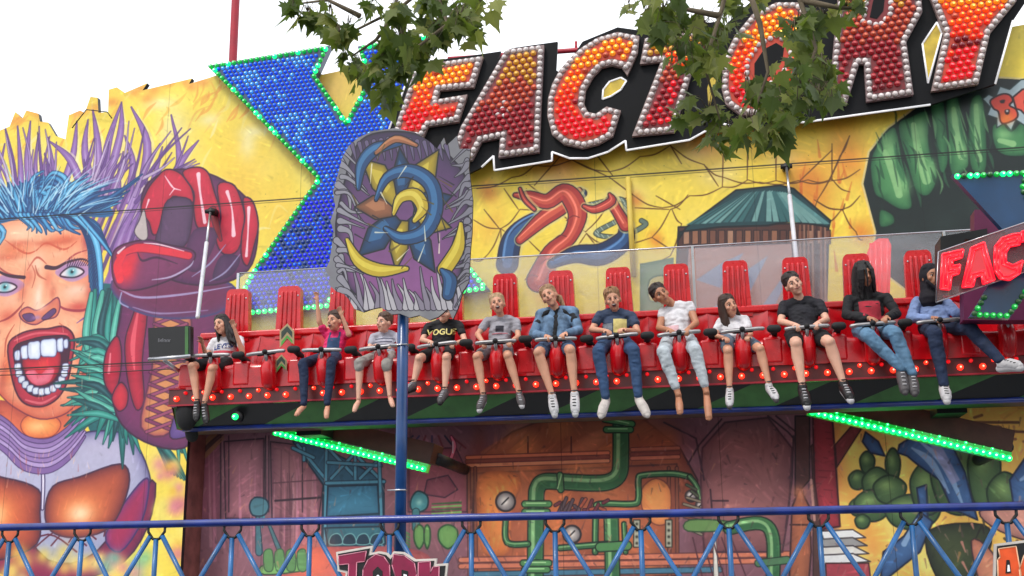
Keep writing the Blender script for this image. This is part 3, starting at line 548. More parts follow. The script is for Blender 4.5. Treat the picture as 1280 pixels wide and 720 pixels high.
# orange boiler house
Lw.poly([(584, 585), (640, 540), (690, 520), (800, 520), (850, 560), (872, 600), (870, 640), (584, 640)], (128, 62, 38), sm=False, line=(48, 22, 30), lw=2, edge=(96, 40, 34), ew=12)
Lw.poly([(590, 592), (846, 580), (848, 720), (592, 726)], (150, 74, 44), sm=False, line=(52, 26, 30), lw=2, edge=(104, 48, 38), ew=12)
for i in range(60): Lw.spray(pr.uniform(595, 840), pr.uniform(530, 710), pr.uniform(6, 22), pr.choice([(196, 104, 44), (168, 82, 42), (110, 48, 34), (206, 126, 66), (130, 64, 44)]), .45, pr.uniform(8, 30))
for p in [[(600, 566), (640, 542), (660, 540), (630, 566)], [(700, 566), (740, 540), (770, 536), (740, 566)]]: Lw.poly(p, (184, 104, 66), edge=(140, 70, 46), ew=6, a=.7)
for y, c in [(566, (186, 96, 62)), (571, (120, 56, 44)), (576, (204, 116, 76))]: Lw.stroke([(584, y+6), (760, y)], 4, c, sm=False, line=(70, 30, 30), lw=.8)
for y, c in [(562, (150, 76, 54)), (568, (110, 48, 40)), (573, (164, 84, 60))]: Lw.stroke([(790, y), (848, y-2)], 4, c, sm=False, line=(70, 30, 30), lw=.8)
for x0 in (586, 594, 836, 846): Lw.stroke([(x0, 585), (x0+1, 720)], 3, (110, 56, 40), sm=False, line=(44, 22, 26), lw=.8)
Lw.poly([(600, 594), (640, 590), (652, 604), (640, 640), (636, 690), (604, 690), (596, 640)], (206, 108, 44), edge=(150, 72, 38), ew=6)
Lw.poly([(802, 612), (820, 598), (838, 612), (836, 650), (820, 656), (804, 640)], (202, 118, 56), line=(96, 44, 34), lw=1.4, edge=(160, 84, 44), ew=4)
for x in (660, 714): Lw.stroke([(x, 546), (x, 566)], 1.5, (60, 28, 28), sm=False)
for y in (700, 708): Lw.stroke([(576, y), (1010, y-8)], 5, (176, 92, 66), sm=False, line=(70, 34, 34), lw=1)
for y in (718,): Lw.stroke([(590, y), (900, y-6)], 5, (50, 96, 120), sm=False, line=(24, 40, 50), lw=1)
GP, GD, GH = (48, 96, 54), (20, 52, 34), (112, 156, 100)
def pipe(p, w, sm=True):
    Lw.stroke(p, w+3, (16, 30, 24), sm=sm); Lw.stroke(p, w, GP, sm=sm); Lw.stroke([(a+w*.22, b+w*.22) for a, b in p], w*.42, (34, 82, 48), sm=sm, a=.8); Lw.stroke([(a-w*.2, b-w*.2) for a, b in p], w*.25, GH, sm=sm, a=.9)
pipe([(776, 530), (776, 570), (774, 592), (762, 602), (740, 604), (700, 602), (680, 602), (672, 610), (670, 630), (669, 730)], 17)
for a, b, c, d in [(756, 524, 790, 530), (758, 537, 788, 537), (700, 594, 701, 612), (656, 630, 686, 630), (656, 640, 684, 640), (654, 704, 686, 704), (656, 712, 684, 712)]:
    Lw.stroke([(a, b), (c, d)], 6, (60, 112, 62), sm=False, line=(16, 34, 26), lw=1.4); Lw.stroke([(a+2, b-1), (c-4, d-1)], 1.2, (150, 196, 130), sm=False)
pipe([(862, 596), (840, 592), (804, 594), (798, 600), (798, 624), (790, 630), (750, 630), (745, 640), (744, 690)], 5); pipe([(862, 596), (872, 610), (880, 640)], 4)
pipe([(632, 650), (634, 678), (660, 680)], 5); pipe([(764, 650), (766, 730)], 15); pipe([(780, 655), (782, 690)], 4); pipe([(700, 685), (760, 680)], 5)
Lw.stroke([(750, 684), (784, 682)], 9, (60, 112, 62), sm=False, line=(16, 34, 26), lw=1.4)
def gauge(x, y, r):
    Lw.poly([(x+r*cos(a*pi/5), y+r*sin(a*pi/5)) for a in range(10)], (120, 112, 110), line=(30, 24, 28), lw=2.4, edge=(70, 66, 70), ew=3); Lw.spray(x-1, y-1, r*.5, (190, 184, 176), .9); Lw.stroke([(x-r*.4, y+r*.3), (x+r*.3, y-r*.4)], 1.5, (20, 16, 20), sm=False)
gauge(632, 627, 12); gauge(864, 620, 7); gauge(876, 632, 6); gauge(715, 668, 11)
for k in range(16): Lw.stroke([(694+k*4, 634+pr.uniform(-8, 8)), (700+k*4, 630+pr.uniform(-9, 9))], 3, pr.choice([(90, 34, 44), (140, 60, 40), (70, 54, 60)]), line=(30, 16, 22), lw=.8)
for x in (796, 836):
    Lw.poly([(x-4, 650), (x+4, 650), (x+4, 684), (x-4, 684)], (140, 140, 120), sm=False, line=(30, 30, 24), lw=1.2)
    for k in range(4): Lw.spray(x, 655+k*8, 1.6, (20, 20, 16), 1)
for k in range(8): Lw.stroke([(858+pr.uniform(-4, 8), 606+k*8), (872+pr.uniform(-4, 8), 612+k*8)], 2.4, pr.choice([(60, 70, 50), (96, 50, 44), (110, 100, 80)]), line=(26, 20, 24), lw=.7)
# right maroon room
Lw.poly([(876, 600), (878, 560), (906, 528), (960, 522), (990, 560), (986, 640), (978, 690), (880, 690)], (116, 68, 70), sm=False, line=(60, 32, 42), lw=2, edge=(92, 50, 56), ew=10)
for x, y, r in [(920, 560, 24), (950, 590, 22), (910, 620, 24), (940, 640, 20), (900, 600, 14)]: Lw.spray(x, y, r, (142, 84, 82), .5, r*.7)
for p in [[(830, 528), (870, 548), (880, 600)], [(902, 524), (874, 556), (860, 580)], [(960, 520), (985, 540), (1010, 568)], [(970, 520), (995, 540), (1015, 560)], [(992, 545), (990, 600), (982, 660)], [(888, 612), (890, 640), (930, 640)], [(890, 626), (910, 626)]]: Lw.stroke(p, 2, (52, 30, 40), sm=False)
Lw.poly([(994, 520), (1012, 520), (1012, 600), (994, 620)], (70, 40, 40), sm=False, line=(30, 18, 26), lw=1.5)
Lw.poly([(988, 690), (990, 634), (1000, 610), (1012, 634), (1014, 690), (1010, 740), (986, 740)], (150, 80, 50), sm=False, line=(46, 24, 28), lw=1.8, edge=(110, 56, 42), ew=6); Lw.stroke([(988, 656), (1014, 656)], 2, (50, 26, 26), sm=False); Lw.spray(1000, 616, 8, (190, 110, 70), .7)
Lw.stroke([(1020, 560), (1022, 610), (1024, 740)], [10, 10, 12], (64, 38, 38), line=(30, 16, 22)); Lw.stroke([(1014, 600), (1018, 650)], 3, (150, 104, 96))
Lw.poly([(862, 650), (912, 652), (916, 662), (860, 664)], (80, 116, 60), line=(30, 56, 34), lw=1.5); pipe([(912, 660), (950, 654), (966, 672), (966, 730)], 13)
Lw.stroke([(948, 704), (984, 700)], 7, (60, 100, 66), sm=False, line=(16, 34, 26)); Lw.stroke([(893, 666), (896, 740)], [2, 6], (176, 170, 160), line=(50, 40, 44), lw=.8)
for k in range(5): Lw.stroke([(866+k*12, 672), (880+k*14, 730)], 1.5, (66, 32, 42))
# yellow scene on the right with green boulder shapes and blue rags
Lw.poly([(1040, 500), (1320, 480), (1320, 760), (1046, 760), (1050, 640)], (206, 148, 56), sm=False, edge=(180, 110, 50), ew=14)
for i in range(60): Lw.spray(pr.uniform(1050, 1200), pr.uniform(530, 720), pr.uniform(6, 18), pr.choice([(222, 176, 70), (214, 128, 44), (226, 190, 96), (204, 110, 46)]), .5, pr.uniform(8, 30))
Lw.poly([(1016, 518), (1040, 518), (1046, 600), (1050, 658), (1026, 662), (1018, 600)], (134, 34, 44), sm=False, line=(50, 18, 26), lw=2, edge=(104, 24, 36), ew=5)
for k in range(14): Lw.stroke([(1020+pr.uniform(0, 22), 540+k*8), (1026+pr.uniform(0, 18), 541+k*8)], 1.4, (90, 20, 32), a=.7)
Lw.poly([(1044, 556), (1070, 526), (1082, 528), (1046, 584)], (100, 34, 38), sm=False, line=(40, 18, 24), lw=1.4)
for k, (c) in enumerate([(190, 190, 186), (120, 118, 118), (176, 172, 166), (206, 204, 198)]):
    Lw.poly([(1026, 664+k*10), (1066, 662+k*10), (1082+k*2, 672+k*10), (1030, 676+k*10)], c, sm=False, line=(40, 34, 40), lw=1.4)
Lw.poly([(1032, 704), (1086, 704), (1092, 760), (1034, 760)], (140, 44, 56), sm=False, line=(40, 18, 24), lw=1.4)
GQ = (52, 78, 44)
for cx, cy, rx, ry in [(1084, 578, 9, 14), (1072, 600, 11, 12), (1116, 582, 9, 22), (1096, 606, 18, 22), (1072, 634, 10, 11), (1090, 632, 22, 20), (1078, 652, 9, 9), (1112, 612, 20, 18), (1140, 640, 34, 22), (1160, 610, 22, 34), (1200, 600, 36, 44), (1230, 590, 20, 46), (1256, 620, 22, 30)]:
    Lw.poly([(cx+rx*cos(a*pi/5+.3)*(1+.08*sin(a*3)), cy+ry*sin(a*pi/5+.3)) for a in range(10)], GQ, line=(18, 34, 24), lw=2, edge=(34, 58, 34), ew=5); Lw.spray(cx-rx*.2, cy-ry*.3, rx*.45, (120, 150, 80), .6, ry*.35)
BQ = (48, 84, 130)
for pts in [[(1124, 556), (1150, 540), (1188, 552), (1206, 590), (1222, 650), (1190, 636), (1174, 600), (1160, 590), (1146, 580), (1134, 570), (1122, 566)], [(1082, 540), (1098, 552), (1106, 570), (1088, 566), (1078, 552)], [(1146, 610), (1158, 606), (1160, 650), (1150, 640)], [(1130, 670), (1150, 640), (1166, 652), (1150, 690), (1100, 730), (1104, 690)], [(1262, 600), (1290, 560), (1300, 640), (1270, 650)], [(1170, 690), (1190, 700), (1180, 730), (1164, 700)]]:
    Lw.poly(pts, BQ, sm=False, line=(16, 26, 48), lw=1.8, edge=(28, 52, 92), ew=6)
for p in [[(1150, 552), (1180, 580), (1204, 632)], [(1140, 560), (1164, 578), (1186, 616)], [(1146, 650), (1130, 680)], [(1276, 600), (1290, 590)]]: Lw.stroke(p, [2, 8, 2][:len(p)] if len(p) == 3 else [3, 6], (122, 150, 180), a=.7)
Lw.poly([(1160, 552), (1176, 556), (1200, 600), (1190, 606)], (120, 116, 150), sm=False, a=.7)
Lw.poly([(1160, 664), (1230, 656), (1236, 690), (1200, 740), (1170, 720)], (50, 60, 34), edge=(24, 30, 24), ew=9, line=(18, 20, 18), lw=1.6)
for k in range(40): x = pr.uniform(1196, 1290); y = pr.uniform(650, 730); Lw.stroke([(x, y), (x+pr.uniform(-8, 8), y+pr.uniform(6, 16))], [3, 1], pr.choice([(66, 54, 30), (110, 84, 44), (30, 28, 24), (150, 96, 80)]))
Lw.poly([(1224, 640), (1262, 628), (1300, 636), (1300, 676), (1250, 664)], (170, 112, 96), line=(50, 30, 34), lw=1.6, edge=(120, 74, 70), ew=5); Lw.poly([(1214, 676), (1240, 690), (1262, 740), (1230, 740)], (184, 112, 80), line=(50, 30, 34), lw=1.6, edge=(140, 74, 60), ew=5)
for k in range(14): Lw.stroke([(1060+pr.uniform(0, 250), 520+k*2), (1180+pr.uniform(0, 120), 516+k*3)], 3, pr.choice([(96, 56, 38), (60, 34, 30), (120, 74, 50)]), a=.8)
for k in range(500):
    x = pr.uniform(232, 1280); y = pr.uniform(530, 720); Lw.stroke([(x, y), (x+pr.uniform(-5, 5), y+pr.uniform(-12, 12))], [.6, pr.uniform(1, 3)], pr.choice([(60, 34, 42), (150, 100, 96), (84, 50, 56), (170, 110, 80), (36, 30, 40)]), a=.4)
Lw.brush(7000, 9, .65, 1.5)
Lw.a[:] = np.clip((Lw.a*.86+Lw.a.mean(2, keepdims=True)*.14)*1.36+8, 0, 255)
for c in (-8, -6, -4, -2, 0, 2, 4):
    i = int((c-Lw.x0)*Lw.ppm); Lw.a[:, i:i+1] *= .7
# ================================================================== common materials
M = {}
M['steel'] = mat('brushed_steel', rgb(190, 190, 195), rough=.28, metal=.9, vary=.1)
M['barsteel'] = mat('worn_steel', rgb(150, 148, 150), rough=.4, metal=.7, vary=.3)
M['dark'] = mat('black_paint', rgb(17, 18, 20), rough=.45, vary=.3)
M['rubber'] = mat('black_foam', rgb(24, 24, 26), rough=.75, bump=.2, bscale=60)
M['board'] = mat('black_board', rgb(12, 13, 17), rough=.6, vary=.5, nscale=2, spec=.2)
M['white'] = mat('white_trim', rgb(235, 235, 240), rough=.4, emit=.25, ecol=(1, 1, 1, 1))
M['red'] = mat('red_fibreglass', rgb(200, 6, 22), rough=.26, vary=.28, nscale=4, coat=.45, bump=.03, bscale=6)
M['redpaint'] = mat('red_paint', rgb(168, 30, 50), rough=.5)
M['bluep'] = mat('blue_enamel', rgb(12, 62, 118), rough=.3, vary=.2, coat=.3)
M['bluet'] = mat('deep_blue_enamel', rgb(14, 42, 122), rough=.35, vary=.38, coat=.4)
M['bluel'] = mat('light_blue_enamel', rgb(22, 92, 150), rough=.38, vary=.38, coat=.3)
M['green'] = mat('green_paint', rgb(64, 112, 58), rough=.5, vary=.25)
M['bark'] = mat('bark', rgb(110, 98, 80), rough=.85, vary=.35, bump=.6, bscale=12)
M['concrete'] = mat('asphalt', rgb(66, 66, 68), rough=.9, vary=.25, bump=.3, bscale=30)
M['deck'] = mat('aluminium_deck', rgb(140, 142, 146), rough=.4, metal=.7, vary=.2, bump=.4, bscale=40)
M['navy'] = mat('navy_panel', rgb(16, 62, 104), rough=.3, coat=.5, vary=.25, nscale=3)
M['magenta'] = mat('magenta_panel', rgb(96, 22, 66), rough=.5)
M['shade_soffit'] = mat('shade_soffit_boards', rgb(44, 30, 34), rough=.7, vary=.3)
CORE = {}
def lampm(n, col, e, base=None): return mat(n, base or col, rough=.18, emit=e, ecol=col, vary=.18, nscale=9, coat=.5, spec=.6)
LM = dict(amber=lampm('amber_cap', rgb(255, 150, 16), .32, rgb(226, 130, 20)), orange=lampm('orange_cap', rgb(255, 84, 10), .36, rgb(224, 70, 18)), rorange=lampm('red_orange_cap', rgb(255, 44, 10), .33, rgb(210, 36, 16)), red=lampm('red_cap', rgb(255, 8, 26), .32, rgb(190, 8, 28)),
          damber=lampm('dull_amber_cap', rgb(200, 130, 20), .12, rgb(206, 146, 44)), dorange=lampm('dull_orange_cap', rgb(176, 50, 24), .06, rgb(190, 70, 44)), dred=lampm('dull_red_cap', rgb(140, 10, 24), .08, rgb(158, 20, 34)), dred2=lampm('dark_red_cap', rgb(110, 6, 20), .06, rgb(126, 14, 30)),
          clear=mat('clear_cap', rgb(214, 204, 202), rough=.15, coat=.6, vary=.3, nscale=12), blue=lampm('blue_cap', rgb(8, 70, 235), .42, rgb(10, 64, 196)), blue2=lampm('deep_blue_cap', rgb(16, 30, 235), .45, rgb(20, 34, 170)), blue3=lampm('pale_blue_cap', rgb(60, 150, 250), .5, rgb(40, 110, 190)), dblue=lampm('unlit_blue_cap', rgb(8, 30, 90), .1, rgb(20, 66, 150)),
          green=lampm('green_cap', rgb(0, 190, 60), .45, rgb(10, 130, 56)), greenl=lampm('lit_green_cap', rgb(10, 255, 110), 2.3, rgb(20, 160, 80)), dgreen=lampm('unlit_green_cap', rgb(10, 90, 30), .1, rgb(40, 96, 46)),
          ledg=lampm('green_led', rgb(0, 255, 100), 2.2, rgb(10, 160, 70)), redl=lampm('lit_red_cap', rgb(255, 40, 20), 2.6, rgb(200, 30, 20)), redm=lampm('red_lens', rgb(255, 20, 30), .5, rgb(190, 10, 20)))
for k_, c_, e_ in (('amber', (255, 214, 90), 1.3), ('orange', (255, 160, 50), 1.2), ('rorange', (255, 110, 50), 1.1), ('red', (255, 80, 90), 1.0), ('blue', (70, 160, 255), .6), ('blue2', (70, 90, 255), 1.0), ('blue3', (170, 220, 255), 1.0), ('green', (120, 255, 150), 1.0), ('greenl', (190, 255, 210), 2.6), ('ledg', (200, 255, 220), 2.5), ('redl', (255, 150, 120), 3.0), ('damber', (240, 190, 90), .3), ('dorange', (220, 120, 80), .15), ('dred', (190, 70, 70), .12)):
    LM[k_+'_core'] = mat(k_+'_core', rgb(*c_), rough=.2, emit=e_, ecol=rgb(*c_), vary=.1); CORE[k_] = k_+'_core'
DM = {}
def dome_mesh(key, r, h, seg=10):
    k = (key, r)
    if k not in DM:
        b = MB(); b.dome((0, 0, 0), r, h, seg=seg, core=1 if key in CORE else None); me = bpy.data.meshes.new('bulb'); me.from_pydata(b.v, [], b.f); me.materials.append(LM[key])
        if key in CORE: me.materials.append(LM[CORE[key]]); me.polygons.foreach_set('material_index', b.m)
        for p in me.polygons: p.use_smooth = True
        DM[k] = me
    return DM[k]
def bulb(parent, p, key, r, h, name='bulb'):
    o = bpy.data.objects.new(name, dome_mesh(key, r, h)); COL.objects.link(o); o.parent = parent; o.location = Vector(p)-wloc(parent); return o
def inside(p, poly):
    c = False; n = len(poly)
    for i in range(n):
        a, b = poly[i], poly[(i+1) % n]
        if (a[1] > p[1]) != (b[1] > p[1]) and p[0] < (b[0]-a[0])*(p[1]-a[1])/(b[1]-a[1])+a[0]: c = not c
    return c
def edist(p, poly):
    d = 9
    for i in range(len(poly)):
        a, b = poly[i], poly[(i+1) % len(poly)]; ex, ey = b[0]-a[0], b[1]-a[1]
        t = max(0, min(1, ((p[0]-a[0])*ex+(p[1]-a[1])*ey)/(ex*ex+ey*ey+1e-12))); d = min(d, math.hypot(p[0]-a[0]-t*ex, p[1]-a[1]-t*ey))
    return d
def area(q): return sum(q[i][0]*q[(i+1)%len(q)][1]-q[(i+1)%len(q)][0]*q[i][1] for i in range(len(q)))/2
def inset(poly, d):
    n = len(poly); s = 1 if area(poly) > 0 else -1; out = []
    for i in range(n):
        a, b, c = Vector(poly[i-1]), Vector(poly[i]), Vector(poly[(i+1) % n])
        e1 = (b-a).normalized(); e2 = (c-b).normalized(); n1 = Vector((-e1.y, e1.x))*s; n2 = Vector((-e2.y, e2.x))*s
        m = (n1+n2); L = m.length
        m = m/L if L > .2 else n1
        out.append(tuple(b+m*min(d/max(.35, m.dot(n1)), 2.2*d)))
    return out
def walk(poly, sp):
    n = len(poly); out = []
    per = [math.dist(poly[i], poly[(i+1) % n]) for i in range(n)]; T = sum(per); k = max(3, int(T/sp)); i = 0; acc = 0
    for j in range(k):
        t = T*j/k
        while i < n-1 and t > acc+per[i]: acc += per[i]; i += 1
        f = (t-acc)/max(per[i], 1e-9); a, b = poly[i], poly[(i+1) % n]; out.append((a[0]+(b[0]-a[0])*f, a[1]+(b[1]-a[1])*f))
    return out
def hexgrid(poly, sp, mar, holes=(), tilt=.07, row=.87):
    xs = [p[0] for p in poly]; ys = [p[1] for p in poly]; out = []; j = 0; cx, cy = min(xs), min(ys)-1
    n = int((max(ys)-min(ys)+2)/(sp*row))
    for j in range(n):
        for i in range(-3, int((max(xs)-min(xs))/sp)+4):
            x = cx+(i+.5*(j % 2))*sp; y = cy+j*sp*row+(x-cx)*tilt
            if inside((x, y), poly) and edist((x, y), poly) > mar and not any(inside((x, y), h) or edist((x, y), h) < mar for h in holes): out.append((x, y))
    return out
# ================================================================== setting
b = MB(); b.box((-400, -300, -.3), (400, 600, 0)); g = struct(b.build('ground', M['concrete']))
b = MB(); b.box((-12.5, 9.45, .9), (7.5, 16.2, 1.0)); b.box((-12.5, 9.43, .82), (7.5, 9.45, 1.02)); b.box((-12.4, 9.6, 0.0), (7.4, 9.7, .9)); struct(b.build('platform', M['deck']))
# ---- upper front
topr = [(404, 93), (447, 84), (600, 82), (690, 98), (900, 84), (1150, 62), (1245, 37), (1290, 29), (1400, 8)]
top = [(-160, 196), (-60, 178), (0, 163), (12, 158), (19, 140), (28, 148), (33, 138), (48, 142), (50, 152), (60, 153), (70, 170), (82, 174), (86, 144), (100, 138), (106, 141), (113, 121), (122, 122), (123, 141), (135, 140), (136, 112), (146, 109), (156, 116), (184, 104), (178, 113), (240, 98), (236, 105), (262, 97), (300, 84)]
pts = [(un(x, y, YW_).x, un(x, y, YW_).z) for x, y in top]
pts[0] = (-11.3, pts[0][1]); tz = 8.62
poly = pts+[(un(x, y, YW_).x, un(x, y, YW_).z) for x, y in topr]+[(6.5, un(1400, 8, YW_).z+.05), (6.5, 3.46), (-6.83, 3.46), (-6.83, 1.0), (-11.3, 1.0)]
b = MB(); b.prism(poly, YW_, YW_+.08, 0, 1)
MA = A.material('painted_front_artwork'); MLw = Lw.material('painted_backdrop_artwork', rough=.55)
fw = b.build('painted_front_wall', [MA, M['dark']]); A.uvmap(fw)
tag(fw, 'tall yellow ragged-topped front wall painted with shouting blue-haired face and red fist', 'wall')
b = MB(); b.tube([un(785, 222, 14.15), un(792, 346, 14.15)], .034, seg=8); b.build('yellow_post', mat('yellow_paint', rgb(214, 188, 84), rough=.6), fw)
for i in range(9): b = MB(); b.box((-11+i*2.1, 14.285, 3.6), (-10.92+i*2.1, 14.34, 8.0 if i > 2 else 7.0)); b.build('back_brace', M['steel'], fw)
b = MB(); b.prism([(-9.4, 1.0), (5.5, 1.0), (5.5, 5.1), (-9.4, 5.1)], YL, YL+.06, 0, 1)
lw = b.build('painted_backdrop_wall', [MLw, M['dark']]); Lw.uvmap(lw)
tag(lw, 'dark maroon backdrop wall painted with orange boiler and green pipes under the seats', 'wall')
b = MB(); b.box((-9.4, 14.29, 4.3), (6.5, YL-.01, 4.36)); b.build('shade_soffit', M['shade_soffit'], lw)  # unseen ceiling added to keep the set-back backdrop in shade
b = MB(); b.box((-6.95, 14.29, 1.0), (-6.85, YL-.01, 4.29)); b.box((4.6, 14.29, 1.0), (4.7, YL-.01, 4.29)); b.build('side_return', mat('maroon_boards', rgb(140, 84, 78), rough=.6, vary=.4, nscale=5, bump=.2, bscale=8), lw)
# posts / pole beyond the wall
p0, p1 = un(291, 78, 15.2), un(300, -120, 15.2); d = (p1-p0)
b = MB(); b.tube([p0-d*4.2, p0, p1, p1+d*.6], .062, seg=12); o = b.build('flag_pole', M['redpaint'], loc=p0-d*4.2); tag(o, 'plain red pole rising behind the ragged yellow wall', 'pole')
b = MB(); b.tube([un(560, 74, 14.9), un(960, 46, 14.9)], .035); b.tube([un(720, 66, 14.9), un(720, 52, 14.9)], .02); o = b.build('roof_rail', M['redpaint'], loc=un(640, 68, 14.9)); tag(o, 'thin red rail seen in the gap between the big letters', 'rail')
# cables strung over the front
for i, (pp, lab) in enumerate([([(-40, 470), (120, 466), (300, 457), (440, 447)], 'thin black cable low across the painted mouth'), ([(90, 160), (108, 137), (134, 140), (140, 148)], 'short loose black wire at the ragged wall top')]):
    b = MB(); b.tube([un(x, y, 14.12) for x, y in pp], .008 if i else .007, seg=6); o = b.build('cable', M['dark'], loc=un(*pp[0], 14.12)); tag(o, lab, 'cable')
# gas struts
for (a, c, lab) in [((263, 264), (247, 396), 'white gas strut over the painted red fist'), ((983, 208), (996, 330), 'white gas strut in front of the painted teal roof')]:
    t = thing('gas_strut', un(*a, 14.0), lab, 'strut', None)
    A0, A1 = un(*a, 14.02), un(*c, 13.2)
    b = MB(); b.tube([A0, A0+(A1-A0)*.33], .017); b.build('rod', M['steel'], t)
    b = MB(); b.tube([A0+(A1-A0)*.32, A1], .027, seg=12, rnd=True); b.build('cylinder', mat('white_enamel', rgb(205, 205, 212), rough=.3), t)
    b = MB(); b.tube([A0+Vector((0, .16, .03)), A0], .05); b.tube([A0-Vector((.07, 0, 0)), A0+Vector((.07, 0, 0))], .03); b.build('bracket', M['dark'], t)
# ================================================================== the big X
YX = 14.04
XP = xz([(259, 82), (412, 57), (395, 94), (433, 150), (460, 100), (447, 58), (545, 42), (487, 190), (500, 225), (612, 362), (500, 378), (455, 300), (410, 385), (285, 396), (313, 342), (396, 224)], YX)
xs_ = thing('letter_sign', (XP[14][0]+1, 14.1, XP[14][1]), 'giant blue letter X of lamp caps edged in green', 'sign')
b = MB(); b.prism(XP, YX, YX+.12); b.build('panel', M['navy'], xs_)
ind = []; rest = MB(); keys = ['blue', 'blue2', 'blue3', 'dblue', 'green', 'greenl']
for x, y in hexgrid(XP, .068, .075, tilt=.045):
    n = noise.noise(Vector((x*1.6, y*1.6, 3))); up = y > 6.5
    k = ('blue' if up else 'blue2') if n+R.uniform(-.3, .3) > -.15 else ('blue3' if up and R.random() < .6 else 'blue' if up or R.random() < .5 else 'dblue')
    ind.append((x, y, k, .027, .03))
for x, y in walk(inset(XP, .03), .085):
    ind.append((x, y, 'greenl' if R.random() < .3 or y < 5.6 else 'green', .034, .045))
def lampset(parent, items, Yf, ngroup=100, names='bulb', letterof=None):
    items = sorted(items, key=lambda t: -t[3]*1.0+R.random()*1e-3)
    for t in items[:ngroup]: bulb(parent if letterof is None else letterof[t[5]], (t[0], Yf, t[1]), t[2], t[3], t[4], names)
    ks = sorted(set(t[2] for t in items[ngroup:])); ks += [CORE[k] for k in ks if k in CORE]; mb = MB()
    for t in items[ngroup:]: mb.dome((t[0], Yf, t[1]), t[3], t[4], ks.index(t[2]), seg=8, core=ks.index(CORE[t[2]]) if t[2] in CORE else None)
    if items[ngroup:]:
        o = mb.build(names+'_field', [LM[k] for k in ks], parent); o['kind'] = 'stuff'
lampset(xs_, ind, YX)
# ================================================================== FACTORY
YB = 13.96; YF = 13.89
board = [(484, 168), (517, 79), (606, 67), (626, 64), (622, 74), (640, 60), (697, 52), (695, 88), (702, 91), (728, 52), (772, 34), (800, 38), (812, 42), (898, 27), (893, 45), (918, 20), (950, -8), (1010, -14), (1036, -45), (1290, -85), (1310, -40), (1266, 26), (1244, 105), (1222, 112), (1163, 131), (1005, 153), (985, 152), (955, 160), (925, 160), (900, 154), (862, 175), (783, 188), (782, 176), (760, 190), (735, 198), (712, 198), (690, 190), (690, 201), (618, 213), (617, 195), (602, 209), (560, 230), (552, 200)]
BP = xz(board, YB)
fs = thing('factory_sign', (un(850, 180, YB).x, YB, un(850, 180, YB).z), 'big red and orange lamp-cap lettering reading FACTORY on black board', 'sign')
hole = xz([(1153, 55), (1171, 28), (1177, 42), (1160, 104)], YB-.004)
b = MB(); b.prism(BP, YB, YB+.05); b.build('backing_board', M['board'], fs)
ymat = mat('yellow_inlay', rgb(206, 178, 60), rough=.5, vary=.3)
b = MB(); b.prism(hole, YB-.004, YB-.001); b.build('yellow_inlay', ymat, fs)
b = MB(); b.prism(xz([(753, 124), (754, 112), (762, 102), (776, 97), (783, 101), (776, 112), (764, 120)], YB-.004), YB-.004, YB-.001); b.build('yellow_inlay', ymat, fs)
b = MB(); b.prism(xz([(884, 110), (893, 80), (896, 96), (886, 140)], YB-.004), YB-.004, YB-.001); b.build('yellow_inlay', ymat, fs)
def outline(P, Y, r, close=True):
    m = MB(); Q = [Vector((x, Y, z)) for x, z in P]
    n = len(Q)
    for i in range(n if close else n-1): m.tube([Q[i], Q[(i+1) % n]], r, seg=6, rnd=False)
    return m
i0 = board.index((1244, 105))
for a_, b_ in [((484, 168), (517, 79)), ((1266, 26), (1244, 105)), ((1163, 131), (602, 209))]:
    ia, ib = board.index(a_), board.index(b_); outline(BP[ia:ib+1], YB-.004, .013, False).build('white_edge', M['white'], fs)
outline(hole, YB-.008, .012).build('white_edge', M['white'], fs); outline(xz([(753, 124), (754, 112), (762, 102), (776, 97), (783, 101), (776, 112), (764, 120)], YB-.008), YB-.008, .012).build('white_edge', M['white'], fs)
LET = dict(
 F=([(520, 82), (604, 70), (592, 109), (550, 113), (547, 124), (584, 118), (573, 152), (535, 158), (528, 173), (490, 170)], [], 1),
 A=([(632, 62), (680, 56), (674, 190), (623, 197), (625, 172), (602, 177), (590, 200), (560, 206), (576, 158)], [], 0),
 C=([(685, 123), (690, 105), (699, 88), (712, 73), (726, 60), (747, 47), (772, 40), (799, 45), (797, 66), (784, 94), (777, 84), (765, 81), (752, 84), (741, 96), (732, 112), (730, 130), (735, 140), (745, 142), (758, 133), (776, 138), (766, 170), (748, 180), (728, 185), (705, 180), (690, 168), (684, 145)], [], 1),
 T=([(806, 48), (896, 35), (888, 70), (870, 73), (843, 165), (790, 170), (826, 77), (800, 80)], [], 2),
 O=([(902, 110), (904, 75), (918, 45), (940, 18), (970, 3), (998, 3), (1012, 20), (1010, 60), (1000, 100), (985, 128), (955, 144), (925, 143), (907, 130)], [[(943, 95), (943, 80), (955, 62), (970, 54), (980, 60), (978, 75), (965, 95), (950, 100)]], 1),
 R=([(1050, -35), (1130, -45), (1150, -30), (1153, 15), (1133, 52), (1142, 118), (1083, 127), (1080, 80), (1074, 80), (1058, 131), (1036, 124)], [[(1087, 22), (1092, -2), (1106, -4), (1104, 14), (1096, 24)]], 0),
 Y=([(1148, -45), (1195, -50), (1212, -20), (1250, -55), (1290, -55), (1270, 2), (1238, 41), (1223, 105), (1164, 114), (1180, 41), (1164, 0)], [], 1))
def grad(t, lit):
    t += R.uniform(-.05, .05)
    if lit == 1 and R.random() < .045: return 'dorange' if t < .5 else 'dred'
    if lit == 1: return 'amber' if t < .36 else 'orange' if t < .52 else 'rorange' if t < .66 else 'red'
    if lit == 2: return 'damber' if t < .2 else 'orange' if t < .32 else 'dorange' if t < .5 else 'red' if R.random() < .4 else 'dred'
    return 'damber' if t < .3 else 'dorange' if t < .52 else 'dred' if t < .85 else 'dred2'
items = []; letters = {}
